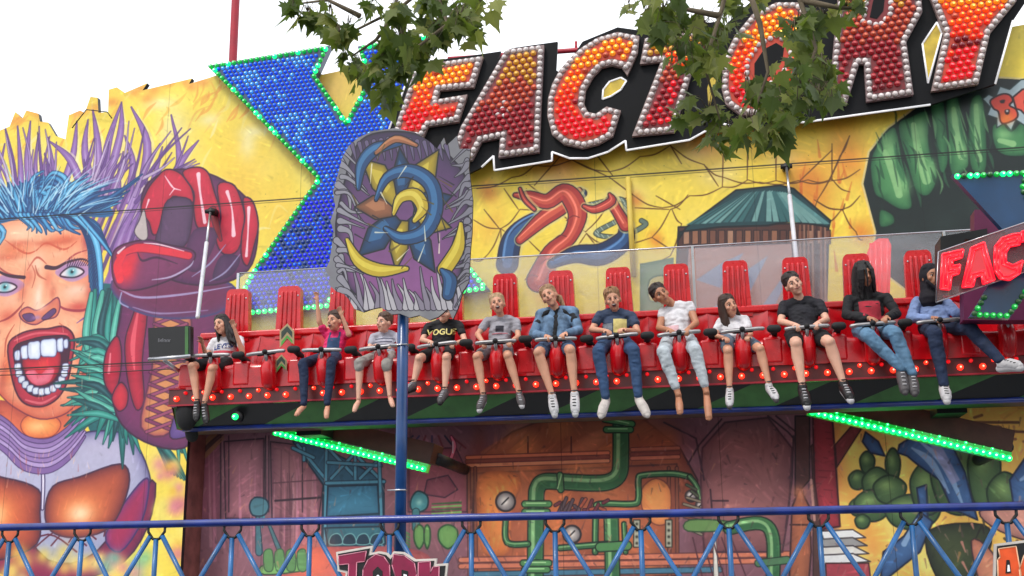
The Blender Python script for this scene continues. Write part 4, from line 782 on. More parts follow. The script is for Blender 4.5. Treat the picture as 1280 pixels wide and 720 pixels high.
for ch, (pp, holes, lit) in LET.items():
    P = xz(pp, YF); H = [xz(h, YF) for h in holes]
    b = MB()
    b.prism(P, YF, YB-.01, 1, 1)
    lo = b.build('letter', [mat('letter_face_'+ch.lower(), rgb(190, 56, 24) if lit == 1 else rgb(120, 28, 32), rough=.4), mat('letter_rim_'+ch.lower(), rgb(150, 128, 124) if lit else rgb(134, 112, 112), rough=.4)], fs)
    lo['label'] = 'lit orange to red letter '+ch if lit else 'unlit amber to maroon letter '+ch
    letters[ch] = lo
    FP = inset(P, .085); fb = MB(); fb.prism(FP, YF-.006, YF-.001)
    fb.build('letter_face', lo.data.materials[0], lo)
    for h in H:
        hb = MB(); hb.prism(h, YF-.012, YF-.007); hb.build('letter_hole', M['board'], lo)
        for x, y in walk(inset(h, -.045), .082): items.append((x, y, 'clear', .036, .035, ch))
    zs = [p[1] for p in P]
    for x, y in walk(inset(P, .042), .082): items.append((x, y, 'clear', .037, .035, ch))
    if ch == 'A':
        for dx, dy in [(628, 136), (622, 143), (630, 145), (636, 138), (630, 128)]: q = un(dx, dy, YF); items.append((q.x, q.z, 'clear', .03, .03, ch))
    for x, y in hexgrid(P, .092, .098, H, tilt=.12):
        t = (max(zs)-y)/(max(zs)-min(zs)); q = grad(t if ch not in 'RYO' else t*.95, lit)
        if ch == 'Y' and .62 < t < .68: q = 'dred2'
        items.append((x, y, q, .041, .04, ch))
# the hundred caps that show largest stand alone, spread over the letters
items.sort(key=lambda t: -t[0]) if False else None
lampset(fs, items, YF-.007, 100, 'bulb', letters)
# ================================================================== ride arms with green light strips under the gondola
def arm(a, c, lab, Y=13.0, hide=False):
    A0, A1 = un(*a, Y), un(*c, Y); t = thing('light_beam', A0, lab, 'beam', 'sloping light beams under the gondola')
    dr = (A1-A0).normalized(); nz = Vector((-dr.z, 0, dr.x))
    def quad(o0, o1, y0, y1, mt, nm, s0=0, s1=1):
        P = [A0+(A1-A0)*s0+nz*o0, A0+(A1-A0)*s1+nz*o0, A0+(A1-A0)*s1+nz*o1, A0+(A1-A0)*s0+nz*o1]
        b = MB(); b.prism([(p.x, p.z) for p in P], Y+y0, Y+y1); return b.build(nm, mt, t, bevel=.006)
    quad(-.045, .055, 0, .10, LM['green'], 'light_channel'); quad(.07, .3, .04, .5, mat('brown_beam', rgb(84, 50, 40), rough=.5, vary=.3), 'beam', .04)
    L = (A1-A0).length; n = int(L/.066)
    for i in range(n):
        p = A0+dr*(.05+i*.066); bulb(t, (p.x-nz.x*.012, Y-.001, p.z-nz.z*.012), 'ledg', .034, .035, 'led')
    for i in range(int(L/.09)-3):
        p = A0+dr*(.3+i*.09)+nz*.045; bulb(t, (p.x, Y+.0, p.z), 'green' if i % 3 else 'greenl', .016, .02, 'led')
    b = MB(); q = A1+nz*.15; b.tube([q+Vector((0, .3, 0)), Vector((q.x, YL+.05, q.z))], .07, seg=14); b.build('hub', M['dark'], t)
arm((341, 539), (534, 586), 'short green-lit sloping beam left of centre, crossing behind the blue pole')
arm((1010, 513), (1264, 572), 'long green-lit sloping beam under the right end of the gondola')
# ================================================================== black box hung at the left of the seats
t = thing('speaker_box', un(212, 430, 11.6), 'flat black box with faint grey lettering at left end of the seats', 'speaker')
q = [un(185, 410, 11.55), un(238, 407, 11.55), un(238, 443, 11.55), un(186, 447, 11.55)]
b = MB(); b.prism([(p.x, p.z) for p in q], 11.55, 11.63); b.build('cabinet', M['dark'], t, bevel=.01)
q = [un(231, 408, 11.54), un(235, 408, 11.54), un(235, 443, 11.54), un(231, 443, 11.54)]
b = MB(); b.prism([(p.x, p.z) for p in q], 11.543, 11.548); b.build('green_edge', M['green'], t)
b = MB(); q = un(186, 447, 11.5); q2 = un(238, 443, 11.5); b.tube([q+Vector((0, 0, -.02)), q2+Vector((0, 0, -.02))], .022); b.tube([un(205, 450, 11.6), un(232, 470, 11.9)], .02); b.build('bracket', M['steel'], t)
b = MB(); rr = random.Random(5); gx = [un(198+k*1.75, 426, 11.548) for k in range(9)]
for k, p in enumerate(gx):
    h = .03 if k not in (0, 3) else .04; b.box((p.x, 11.544, p.z-.014), (p.x+.004, 11.549, p.z-.014+h)); b.box((p.x, 11.544, p.z-.014+(h*.5 if k % 2 else h-.005)), (p.x+.010, 11.5495, p.z-.010+(h*.5 if k % 2 else h-.005)))
b.build('lettering', mat('grey_print', rgb(150, 150, 156), rough=.5), t)
# ================================================================== gondola
SP = .63; SX0 = -5.40; NS = 16
def zr(y, Y): return un(700, y, Y).z
zHT = 4.885
seatz = zr(440, 11.85)      # cushion front edge
zback = zr(393, 12.2)
lz = 3.56
gon = thing('ride_gondola', (-1.5, 12.1, 3.1), 'long red bench of bucket seats with tall headrests and glowing red lamps', 'ride')
GX0, GX1 = -5.93, SX0+SP*(NS-1)+.35
def seat_mesh():
    b = MB(); nu, nv = 15, 20; vs = []; fs = []
    # one shell: front drop, cushion, bucket back
    for j in range(nv):
        v = j/(nv-1)
        for i in range(nu):
            u = -1+2*i/(nu-1); x = u*SP/2*.995
            side = abs(u)**4
            if v < .18:   t = v/.18; y = -.40+.0*t; z = -.25+t*.22; z += .03*side*t; y += .012*cos(u*3)
            elif v < .3: t = (v-.18)/.12; a = t*pi/2; y = -.40+.06*(1-cos(a)); z = -.03+.04*sin(a)+.07*side
            elif v < .55: t = (v-.3)/.25; y = -.34+t*.36; z = .01-.045*sin(t*pi)*(1-side)-.02*t+.08*side
            elif v < .66: t = (v-.55)/.11; a = t*pi/2; y = .02+.09*sin(a)-.07*side*t; z = -.01+.10*(1-cos(a))+.07*side*(1-t)
            else: t = (v-.66)/.34; y = .11+.04*t-.11*side*(1-.75*t)-.02*(1-abs(u))*sin(t*pi)*.4; z = .09+t*(zback-seatz-.10)+.012*sin(u*2.5*pi)*t
            vs.append((x, y, z))
    for j in range(nv-1):
        for i in range(nu-1): a = j*nu+i; fs.append((a, a+1, a+nu+1, a+nu))
    b.add(vs, fs, 0, True); return b
def rbox(b, cx, y0, y1, z0, z1, w0, w1, n=8):      # tapered upright with a rounded top, ribbed face
    pts = []
    hw0, hw1 = w0/2, w1/2; r = min(hw1*.6, .06)
    pts = [(cx-hw0, z0), (cx+hw0, z0), (cx+hw1, z1-r)]
    for k in range(1, 6): a = pi/2*k/6; pts.append((cx+hw1-r+r*cos(a), z1-r+r*sin(a)))
    for k in range(1, 6): a = pi/2+pi/2*k/6; pts.append((cx-hw1+r+r*cos(a), z1-r+r*sin(a)))
    pts.append((cx-hw1, z1-r)); b.prism(pts, y0, y1)
protos = {}
def part(name, mb, m, parent, loc, bevel=0):
    if name in protos:
        o = protos[name].copy(); COL.objects.link(o); o.parent = parent; o.location = Vector(loc)-wloc(parent); return o
    o = mb().build(name, m, parent, bevel=bevel); o.location = Vector(loc)-wloc(parent); protos[name] = o; return o
def mb_head():
    b = MB(); rbox(b, 0, 0, .10, 0, .62, .31, .265); return b
def mb_rib():
    b = MB()
    for x in (-.085, -.03, .03, .085): b.tube([(x, -.004, .1), (x*.92, -.004, .54)], .016, seg=8, rnd=True)
    return b
def mb_bolts():
    b = MB(); b.dome((0, -.001, 0), .011, .008); return b
def mb_pom():
    b = MB(); b.tube([(0, .02, -.2), (0, -.01, -.06), (0, 0, .05), (0, .03, .10)], [.078, .085, .07, .055], seg=14, rnd=True); b.tube([(0, .06, -.2), (0, .1, .05)], [.08, .06], seg=12, rnd=True); return b
def mb_bol():
    b = MB(); b.box((-.10, 0, -.25), (.10, .1, .03)); b.box((-.07, .08, -.2), (.07, .35, .02)); return b
def mb_bar():
    b = MB(); b.tube([(-.2, .01, -.005), (-.15, 0, 0), (.15, 0, .012), (.2, .0, .01)], .021, seg=10, rnd=True); b.tube([(0, 0, 0), (0, .05, -.1)], .02, seg=8); return b
def mb_grip():
    b = MB(); b.tube([(0, -.03, .01), (0, .03, .01)], .028, seg=14, rnd=True); b.tube([(-.08, .012, 0), (.09, .012, .008)], .028, seg=10, rnd=True); return b
def mb_hinge():
    b = MB(); b.tube([(-.035, 0, 0), (.03, 0, 0)], .04, seg=14, rnd=True); b.tube([(0, .02, 0), (.0, .3, -.02)], .035, seg=10); return b
for k in range(NS):
    x = SX0+SP*k; C0 = Vector((x, 12.18, seatz))
    s = part('seat', seat_mesh, M['red'], gon, C0)
    part('headrest', mb_head, M['red'], s, (x, 12.30, zHT-.62), bevel=.034)
    
    for bx_, bz_ in ((-.118, .09), (.118, .09), (-.108, .5), (.108, .5)): part('bolt', mb_bolts, M['steel'], s, (x+bx_, 12.30, zHT-.62+bz_))
    part('rib', mb_rib, M['red'], s, (x, 12.30, zHT-.62))
    part('pommel', mb_pom, M['red'], s, (x+.02, 11.72, zr(424, 11.72)-.12))
    part('bolster', mb_bol, M['red'], s, (x-SP/2, 11.76, seatz+.015), bevel=.035)
    bz = zr(424, 11.62)
    R_ = random.Random(k)
    l = part('lap_bar', mb_bar, M['barsteel'], s, (x+.02, 11.62, bz))
    l.rotation_euler = (0, radians((R_.random()-.5)*7), radians(R_.uniform(-5, 5)))
    part('foam_grip', mb_grip, M['rubber'], l, (x+.02, 11.62, bz)); part('hinge', mb_hinge, M['rubber'], l, (x-SP/2+.02, 11.66, bz+.01))
# back shell above the buckets and body box
b = MB(); b.box((GX0+.06, 12.32, 3.62), (GX1, 12.62, zback-.02)); b.box((GX0+.02, 11.88, 3.50), (GX1, 12.6, 3.70)); b.build('body', M['red'], gon, bevel=.03)
b = MB(); b.box((GX0+.1, 12.28, zback-.06), (GX1, 12.4, zback+.015)); b.build('back_rail', M['red'], gon, bevel=.02)
# lamp fascia
b = MB(); b.box((GX0, 11.80, lz-.09), (GX1, 11.87, lz+.085)); b.build('lamp_fascia', mat('fascia_brown', rgb(92, 34, 34), rough=.35, vary=.3), gon, bevel=.008)
b = MB(); b.box((GX0, 11.79, lz-.10), (GX1, 11.81, lz-.082)); b.box((GX0, 11.79, lz+.082), (GX1, 11.81, lz+.10)); b.build('fascia_trim', M['redpaint'], gon)
n = 0; fld = []
x = GX0+.1; i = 0
while x < GX1-.05:
    big = i % 2 == 0; fld.append((x, lz-.02 if big else lz+.04, 'redl' if (big or i % 3 == 0) else 'redm', .031 if big else .02, .04)); x += .105; i += 1
for f in sorted(fld, key=lambda t: abs(t[0]+1.5))[:100]: bulb(gon, (f[0], 11.798, f[1]), f[2], f[3], f[4], 'lamp')
rest = sorted(fld, key=lambda t: abs(t[0]+1.5))[100:]
if rest:
    mb = MB()
    for f in rest: mb.dome((f[0], 11.798, f[1]), f[3], f[4], 0)
    mb.build('lamp_row', LM['redl'], gon)['kind'] = 'stuff'
# chevron skirt
zt, zb = lz-.10, un(700, 519, 12.0).z; b = MB(); x = GX0+.05; c = 0; W = .78; sl = .6
def sk(a, bb, z, y): return None
while x < GX1:
    x2 = x+W
    for mi, (a0, a1) in enumerate([(x, x2)]):
        def P(xx, zz):
            t = (zt-zz)/(zt-zb); return (min(max(xx, GX0+.02), GX1+.1), 11.84+.16*t, zz)
        d = -sl if (c//2) % 2 == 0 else sl
        vs = [P(a0+d*0, zt), P(a1+d*0, zt), P(a1-sl, zb), P(a0-sl, zb)]; b.add(vs, [(0, 3, 2, 1)], c % 2)
    x = x2; c += 1
b.add([(GX0+.02, 11.85, zt), (GX0+.02, 12.6, zt), (GX0+.02, 12.4, zb), (GX0+.02, 12.0, zb)], [(0, 1, 2, 3)], 1)
b.add([(GX0, 12.0, zb), (GX1, 12.0, zb), (GX1, 12.55, zb), (GX0, 12.55, zb)], [(0, 1, 2, 3)], 1)
b.build('chevron_skirt', [M['green'], M['dark']], gon)
b = MB(); b.tube([(GX0+.1, 12.0, zb-.01), (GX1, 12.0, zb-.01)], .028, seg=10); b.build('bottom_tube', M['bluet'], gon)
b = MB(); b.ell(un(234, 516, 11.9), (.13, .1, .2)); b.tube([un(232, 500, 11.9), un(240, 545, 12.1)], .07, rnd=True); b.build('end_buffer', M['rubber'], gon)
q = un(296, 521, 11.82); b = MB(); b.tube([q, q+Vector((0, .06, 0))], .06, seg=14); hb = b.build('lamp_housing', M['dark'], gon); bulb(hb, (q.x-.015, q.y-.002, q.z), 'greenl', .035, .05, 'lamp')
# clear windscreen behind the headrests
gm = bpy.data.materials.new('scratched_acrylic'); gm.use_nodes = True; nt = gm.node_tree; nt.nodes.clear()
o_ = nt.nodes.new('ShaderNodeOutputMaterial'); mx = nt.nodes.new('ShaderNodeMixShader'); tr = nt.nodes.new('ShaderNodeBsdfTransparent'); pb = nt.nodes.new('ShaderNodeBsdfPrincipled')
pb.inputs['Base Color'].default_value = (.62, .64, .68, 1); pb.inputs['Roughness'].default_value = .2; tr.inputs[0].default_value = (.93, .94, .96, 1)
nn = nt.nodes.new('ShaderNodeTexNoise'); nn.inputs['Scale'].default_value = 1.6; nn.inputs['Detail'].default_value = 12; nn.inputs['Roughness'].default_value = .7; tg = nt.nodes.new('ShaderNodeTexCoord'); mg = nt.nodes.new('ShaderNodeMapping'); mg.inputs['Scale'].default_value = (1, 1, 4); nt.links.new(tg.outputs['Object'], mg.inputs[0]); nt.links.new(mg.outputs[0], nn.inputs['Vector']); mr = nt.nodes.new('ShaderNodeMapRange'); mr.inputs[3].default_value = .06; mr.inputs[4].default_value = .32
nt.links.new(nn.outputs['Fac'], mr.inputs[0]); nt.links.new(mr.outputs[0], mx.inputs[0]); nt.links.new(tr.outputs[0], mx.inputs[1]); nt.links.new(pb.outputs[0], mx.inputs[2]); nt.links.new(mx.outputs[0], o_.inputs[0])
for k in range(4):
    xa = -5.45+k*2.65; b = MB(); b.box((xa, 12.47, zback-.1), (xa+2.6, 12.478, 5.12)); b.build('windscreen', gm, gon)
b = MB(); b.tube([(-5.46, 12.474, 5.12), (-5.4+NS*.66, 12.474, 5.12)], .009, seg=6); b.build('windscreen_rim', M['steel'], gon)
for k in range(5): b = MB(); b.box((-5.49+k*2.65, 12.46, zback-.2), (-5.46+k*2.65, 12.49, 5.12)); b.build('windscreen_post', M['steel'], gon)
# arrow sticker on the empty seat
def arrow(cx, cy, s, Y, parent):
    q = lambda pts: xz([(cx+x*s, cy+y*s) for x, y in pts], Y)
    b = MB(); b.prism(q([(-8, 14), (-8, -6), (1, -15), (9, -6), (9, 10), (1, 3)]), Y, Y+.012, 0); b.prism(q([(-6, 4), (-6, -5), (1, -12), (7, -5), (7, 2), (1, -5)]), Y-.003, Y-.001, 1); b.prism(q([(-6, 12), (-6, 7), (1, -1), (7, 5), (7, 9), (1, 2)]), Y-.003, Y-.001, 2)
    return b.build('arrow_sticker', [mat('sticker_edge', rgb(170, 150, 110), rough=.5), mat('sticker_dark', rgb(40, 60, 50), rough=.5), mat('sticker_green', rgb(70, 160, 60), rough=.5)], parent)
arrow(358, 420, 1.05, 12.12, gon); arrow(351, 455, .8, 11.75, gon)
# gondola support arms behind
for k, x in enumerate((-4.6, 2.4)):
    b = MB(); b.box((x-.15, 12.62, 3.2), (x+.15, 13.6, 3.5)); b.tube([(x, 13.4, 3.35), (x, 14.15, 3.35)], .12, seg=16); b.build('support_arm', M['dark'], gon)
# added red glow shape, red box and black hood behind the right-hand seats
t = thing('red_glow_shape', un(1098, 345, 13.2), 'rounded red shape with added glow standing behind the right-hand headrests', 'lamp')  # glow added to stand for a lit red headrest and its reflection
P = xz([(1083, 345), (1083, 318), (1088, 305), (1098, 298), (1110, 298), (1114, 306), (1112, 390), (1100, 392), (1096, 350)], 13.2); b = MB(); b.prism(P, 13.2, 13.4); b.build('lens', lampm('red_shape_glow', rgb(255, 10, 30), .5, rgb(200, 10, 30)), t, bevel=.02)
b = MB()
for k in range(4): q0, q1 = un(1088+k*7, 304+k*-1, 13.19), un(1088+k*7, 385, 13.19); b.tube([q0, q1], .012, seg=6)
b.build('rib', LM['redm'], t)
b = MB(); q = un(1098, 385, 13.4); b.tube([q, Vector((q.x, 14.2, q.z))], .05); b.build('stand', M['dark'], t)
t = thing('control_cabin', Vector((3.3, 11.9, 1.0)), 'magenta cabin with black hood behind the small X sign', 'booth')
P = xz([(1205, 400), (1204, 310), (1218, 308), (1218, 262), (1360, 262), (1360, 400)], 11.3); b = MB(); b.prism(P, 11.3, 11.5); b.build('panel', M['magenta'], t, bevel=.01)
P = xz([(1174, 350), (1174, 298), (1232, 288), (1232, 300), (1204, 302), (1204, 350)], 11.35); b = MB(); b.prism(P, 11.28, 11.6); b.build('hood', M['dark'], t, bevel=.01)
q = un(1340, 420, 11.5); b = MB(); b.tube([(q.x, 11.5, 4.2), (q.x, 11.5, 1.0)], .05); b.build('post', M['dark'], t)
# ================================================================== blue railing
rail = thing('railing', (-1.7, 9.6, 1.0), 'blue steel barrier rail of crossed tubes along the bottom', 'railing')
b = MB(); zt = 2.085
b.tube([(-8.4, 9.6, zt), (5.2, 9.6, zt)], .033, seg=14, rnd=True); b.build('top_rail', M['bluet'], rail)
b = MB(); b.tube([(-8.4, 9.6, 1.12), (5.2, 9.6, 1.12)], .03, seg=12, rnd=True); b.build('bottom_rail', M['bluet'], rail)
x = -6.26-.7*3
while x < 5.1:
    b = MB(); b.tube([(x, 9.6, 1.12), (x, 9.6, 1.955)], .022, seg=10); b.build('post', M['bluel'], rail)
    for s in (-1, 1):
        b = MB(); b.tube([(x+s*.055, 9.6, 1.985), (x+s*.35, 9.6, 1.50), (x+s*.352, 9.6, 1.12)], .021, seg=10); b.build('brace', M['bluel'], rail)
    g = MB()
    for s in (-1, 1): g.tube([(x+s*.078, 9.6, 2.075), (x+s*.076, 9.6, 2.02), (x+s*.03, 9.6, 1.96), (x, 9.6, 1.955)], .013, seg=6)
    g.build('bracket', M['dark'], rail)
    x += .7
# ---- post with torn-hole picture board
pole = thing('sign_post', (un(500, 720, 9.75).x, 9.75, 1.0), 'blue post carrying a jagged oval board of yellow and blue swirls', 'sign')
pa, pb_ = un(500, 655, 9.75), un(500, 400, 9.75); dx = pa.x
b = MB(); b.tube([(dx, 9.75, 1.0), (dx+.01, 9.75, pb_.z+.9)], .05, seg=18); b.build('pole', M['bluep'], pole)
for yy in (432, 613):
    q = un(500, yy, 9.75); b = MB(); b.tube([(dx, 9.75, q.z-.006), (dx, 9.75, q.z+.006)], .058, seg=18); b.tube([(dx-.1, 9.7, q.z), (dx+.06, 9.7, q.z)], .006); b.build('clamp', M['steel'], pole)
YD = 9.64; DA = Paint(YD, un(395, 300, YD).x, un(605, 300, YD).x, un(500, 410, YD).z, un(500, 150, YD).z, 330, (120, 120, 126))
for i in range(60): DA.spray(pr.uniform(405, 592), pr.uniform(155, 402), pr.uniform(5, 12), pr.choice([(140, 140, 146), (96, 96, 104), (160, 160, 160), (116, 112, 120)]), .6)
DA.poly([(430, 230), (446, 182), (474, 166), (520, 168), (556, 190), (584, 230), (582, 300), (574, 350), (562, 380), (520, 386), (470, 380), (436, 360), (424, 320), (420, 280)], (62, 44, 84), line=(24, 18, 34), lw=2.5, edge=(44, 32, 60), ew=8, grad=(146, 84, 142), gdir=(0, -1))
for i in range(22):
    x = 430+i*7; L = pr.uniform(18, 50); DA.stroke([(x, 384), (x-4+pr.uniform(-4, 4), 384-L*.5), (x-10, 384-L)], [8, 4, .8], pr.choice([(176, 172, 178), (130, 122, 138)]), line=(30, 22, 38), lw=1)
for i in range(20):
    y = 190+i*9+pr.uniform(-6, 6); DA.stroke([(424+pr.uniform(-4, 4), y), (434+pr.uniform(-3, 5), y+pr.uniform(0, 14)), (440+pr.uniform(-6, 22), y+pr.uniform(8, 40))], [pr.uniform(4, 10), pr.uniform(2, 5), .5], (140, 138, 148), line=(26, 20, 34), lw=1)
    DA.stroke([(586+pr.uniform(-3, 3), y), (578+pr.uniform(-4, 4), y+pr.uniform(0, 12)), (568+pr.uniform(-16, 4), y+pr.uniform(6, 32))], [pr.uniform(4, 9), pr.uniform(2, 5), .5], (120, 118, 130), line=(26, 20, 34), lw=1)
for i in range(14): x = 440+i*9; DA.stroke([(x, 172+abs(i-6)*1.5), (x+3, 186+abs(i-6)), (x+5, 200)], [5, 3, .6], (96, 84, 118), line=(26, 20, 34), lw=1)
YE, YD2, BL, TN = (186, 160, 34), (120, 92, 12), (22, 66, 112), (150, 92, 58)
def sw(p, w, c, hi): DA.stroke(p, w, c, line=(14, 14, 24), lw=1.6); DA.stroke([(a-1.5, b-1.5) for a, b in p], [x*.42 for x in w], hi, a=.7)
def shard(p, c, hi):
    DA.poly(p, c, sm=False, line=(14, 14, 24), lw=1.8, edge=tuple(v*.55 for v in c), ew=5); cx = sum(a for a, _ in p)/len(p); cy = sum(b for _, b in p)/len(p)
    DA.poly([(a*.5+cx*.5-2, b*.5+cy*.5-3) for a, b in p], hi, sm=False, a=.5)
for k in range(9):
    a = k*.72+.3; r1 = 62+12*(k % 2); cx, cy = 505, 262; da = .30
    shard([(cx+14*cos(a-.6), cy+16*sin(a-.6)), (cx+r1*.6*cos(a-da), cy+r1*.8*sin(a-da)), (cx+r1*cos(a), cy+r1*1.25*sin(a)), (cx+r1*.66*cos(a+da), cy+r1*.86*sin(a+da)), (cx+16*cos(a+.6), cy+18*sin(a+.6))], (YE, BL, YE, BL, TN)[k % 5], ((226, 206, 80), (66, 126, 176), (232, 214, 96), (70, 130, 180), (200, 138, 96))[k % 5])
sw([(470, 250), (484, 222), (512, 214), (538, 230), (544, 262), (530, 290), (502, 298), (482, 286)], [3, 12, 17, 18, 18, 18, 14, 5], BL, (66, 126, 176))
sw([(492, 268), (500, 248), (518, 244), (528, 260), (518, 276)], [3, 12, 16, 14, 5], YE, (232, 214, 96)); sw([(448, 236), (452, 206), (470, 186), (500, 180)], [4, 14, 16, 5], BL, (70, 130, 176)); sw([(470, 192), (494, 174), (520, 182)], [3, 9, 4], TN, (200, 136, 92)); sw([(556, 336), (572, 310), (576, 280)], [18, 16, 4], YE, (228, 208, 80)); sw([(434, 300), (448, 326), (474, 338), (508, 336)], [4, 14, 16, 5], YE, (228, 208, 80)); sw([(560, 368), (562, 350), (552, 338)], [14, 16, 4], BL, (56, 112, 160))
for k in range(26):
    a = pr.uniform(0, 6.28); r0 = pr.uniform(20, 60); DA.stroke([(505+r0*cos(a), 262+r0*1.2*sin(a)), (505+(r0+12)*cos(a+.3), 262+(r0+12)*1.2*sin(a+.3))], [.6, 2], pr.choice([(18, 16, 26), (232, 226, 200), (90, 72, 20)]), a=.8)
dpts = [(423, 215), (428, 196), (436, 182), (448, 172), (465, 164), (494, 160), (520, 166), (537, 177), (546, 186), (555, 172), (558, 182), (571, 170), (574, 186), (588, 186), (586, 210), (591, 250), (590, 290), (588, 312), (586, 352), (578, 366), (573, 384), (566, 399), (560, 386), (548, 396), (537, 400), (524, 394), (512, 397), (500, 392), (490, 393), (476, 384), (465, 386), (454, 390), (443, 386), (436, 374), (429, 367), (420, 364), (411, 356), (412, 346), (406, 338), (412, 326), (414, 312), (417, 290), (413, 276), (419, 258), (416, 240)]
P = xz(dpts, YD); b = MB(); b.prism(P, YD, YD+.03, 0, 1); dm = DA.material('torn_hole_artwork', rough=.35); o = b.build('picture_board', [dm, M['dark']], pole); DA.uvmap(o); o['label'] = 'jagged oval board, purple torn hole with yellow and blue swirls'
# ---- small X sign with neon FACT
YS = 10.4
sx = thing('neon_sign', (un(1240, 400, YS).x, YS, un(1240, 400, YS).z), 'small navy X edged in green lamps with red neon letters', 'sign')
SXP = [(1190, 218), (1288, 213), (1281, 236), (1296, 264), (1330, 210), (1430, 200), (1350, 300), (1400, 402), (1330, 400), (1296, 350), (1262, 398), (1212, 396), (1250, 332), (1256, 306), (1262, 296)]
P = xz(SXP, YS); b = MB(); b.prism(P, YS, YS+.08); b.build('panel', M['navy'], sx)
its = [(x, y, 'greenl' if y > un(640, 262, YS).z and R.random() < .75 else 'dgreen' if R.random() < .4 else 'green', .027, .03) for x, y in walk(inset(P, .022), .055)]
for i_ in its[:100]: bulb(sx, (i_[0], YS-.001, i_[1]), i_[2], .026, .03)
cl = bpy.data.materials.new('clear_plate'); cl.use_nodes = True; c_ = cl.node_tree.nodes['Principled BSDF']; c_.inputs['Base Color'].default_value = rgb(130, 110, 110); c_.inputs['Alpha'].default_value = .45; c_.inputs['Roughness'].default_value = .25
pl = [(1173, 315), (1310, 268), (1440, 240), (1440, 300), (1310, 330), (1170, 378)]
P = xz(pl, YS-.1); b = MB(); b.prism(P, YS-.1, YS-.09); b.build('clear_plate', cl, sx); outline(P, YS-.1, .006).build('plate_edge', M['steel'], sx)
neon = lampm('red_neon', rgb(255, 20, 40), 1.3, rgb(220, 20, 40))
SL = [[(1178, 318), (1204, 312), (1202, 322), (1190, 326), (1190, 333), (1200, 331), (1198, 342), (1189, 345), (1187, 362), (1176, 361)],
      [(1214, 310), (1230, 303), (1243, 350), (1229, 355), (1227, 344), (1219, 346), (1216, 358), (1203, 359)],
      [(1243, 324), (1244, 308), (1252, 298), (1266, 293), (1278, 292), (1274, 306), (1262, 308), (1257, 316), (1257, 328), (1266, 332), (1278, 326), (1274, 342), (1262, 350), (1250, 348), (1244, 338)],
      [(1277, 290), (1312, 280), (1310, 292), (1302, 294), (1300, 334), (1288, 338), (1288, 300), (1276, 302)]]
for pp in SL:
    P = xz(pp, YS-.16); b = MB(); b.prism(P, YS-.16, YS-.11); lt = b.build('letter', mat('letter_pink', rgb(190, 60, 70), rough=.4, emit=.25, ecol=rgb(255, 40, 50)), sx); outline(P, YS-.165, .010).build('neon_tube', neon, lt); outline(inset(P, .03), YS-.165, .007).build('neon_tube', neon, lt)
b = MB(); q = un(1330, 330, YS); b.tube([(q.x, YS+.12, q.z+.3), (q.x, YS+.12, 1.0)], .05); b.build('post', M['bluep'], sx)
# ---- name boards on the railing
def nameboard(back, lets, lab, cF, cE, Y=9.5):
    t = thing('name_board', un(*back[0], Y), lab, 'sign')
    P = xz(back, Y); b = MB(); b.prism(P, Y, Y+.03); b.build('white_board', mat('white_board', rgb(214, 206, 198), rough=.5), t)
    b = MB(); P2 = inset(P, .018); b.prism(P2, Y-.006, Y-.001); b.build('black_panel', M['dark'], t)  # flat black panel inset behind the letters
    for i, (pp, hh) in enumerate(lets):
        P = xz(pp, Y-.012); b = MB(); b.prism(P, Y-.014, Y-.008, 0)
        lo = b.build('letter', cF, t); outline(P, Y-.014, .0045).build('letter_edge', cE, lo)
        for h in hh: b = MB(); P = xz(h, Y-.018); b.prism(P, Y-.02, Y-.0155); b.build('letter_hole', M['dark'], lo); b = MB(); P = xz([(x*.5+sum(q[0] for q in h)/len(h)*.5+.5, y*.5+sum(q[1] for q in h)/len(h)*.5+2) for x, y in h], Y-.022); b.prism(P, Y-.024, Y-.021); b.build('letter_core', M['white'], lo)
    return t
mar = mat('maroon_letter', rgb(140, 16, 66), rough=.4, vary=.2); pk = mat('pink_edge', rgb(206, 130, 150), rough=.5)
nameboard([(420, 690), (466, 682), (464, 691), (474, 689), (484, 691), (488, 695), (492, 689), (505, 690), (519, 699), (546, 698), (545, 705), (560, 704), (556, 740), (560, 790), (424, 790), (432, 716), (422, 714)],
  [([(423, 695), (458, 689), (456, 702), (446, 703), (444, 770), (434, 770), (436, 705), (424, 706)], []), ([(453, 730), (454, 712), (460, 700), (470, 693), (480, 696), (487, 706), (488, 730), (484, 752), (472, 766), (460, 760)], [[(466, 730), (466, 714), (472, 708), (478, 714), (478, 734), (471, 746)]]),
   ([(492, 693), (506, 695), (518, 704), (521, 718), (516, 734), (524, 766), (512, 766), (504, 740), (500, 766), (488, 766), (494, 720), (490, 706)], [[(502, 712), (510, 714), (510, 724), (502, 726)]]), ([(523, 703), (538, 702), (538, 716), (541, 709), (549, 708), (548, 766), (538, 766), (532, 730), (530, 766), (522, 766)], [])],
  'maroon lettering board with white edge beside the blue post', mar, pk)
gm2 = mat('orange_letter', rgb(226, 84, 30), rough=.4, vary=.35, nscale=5)
nameboard([(1243, 680), (1290, 674), (1290, 686), (1330, 686), (1330, 790), (1240, 790)], [([(1248, 686), (1270, 683), (1280, 740), (1285, 770), (1270, 770), (1266, 730), (1258, 730), (1254, 770), (1242, 770), (1248, 740), (1247, 700), (1250, 696)], [[(1258, 700), (1262, 700), (1264, 716), (1257, 717)]]), ([(1274, 712), (1280, 694), (1296, 690), (1306, 700), (1304, 720), (1294, 714), (1288, 712), (1290, 740), (1302, 738), (1300, 764), (1280, 760)], [])],
  'orange lettering board with white edge at the lower right corner', gm2, mat('orange_edge', rgb(240, 190, 150), rough=.5))
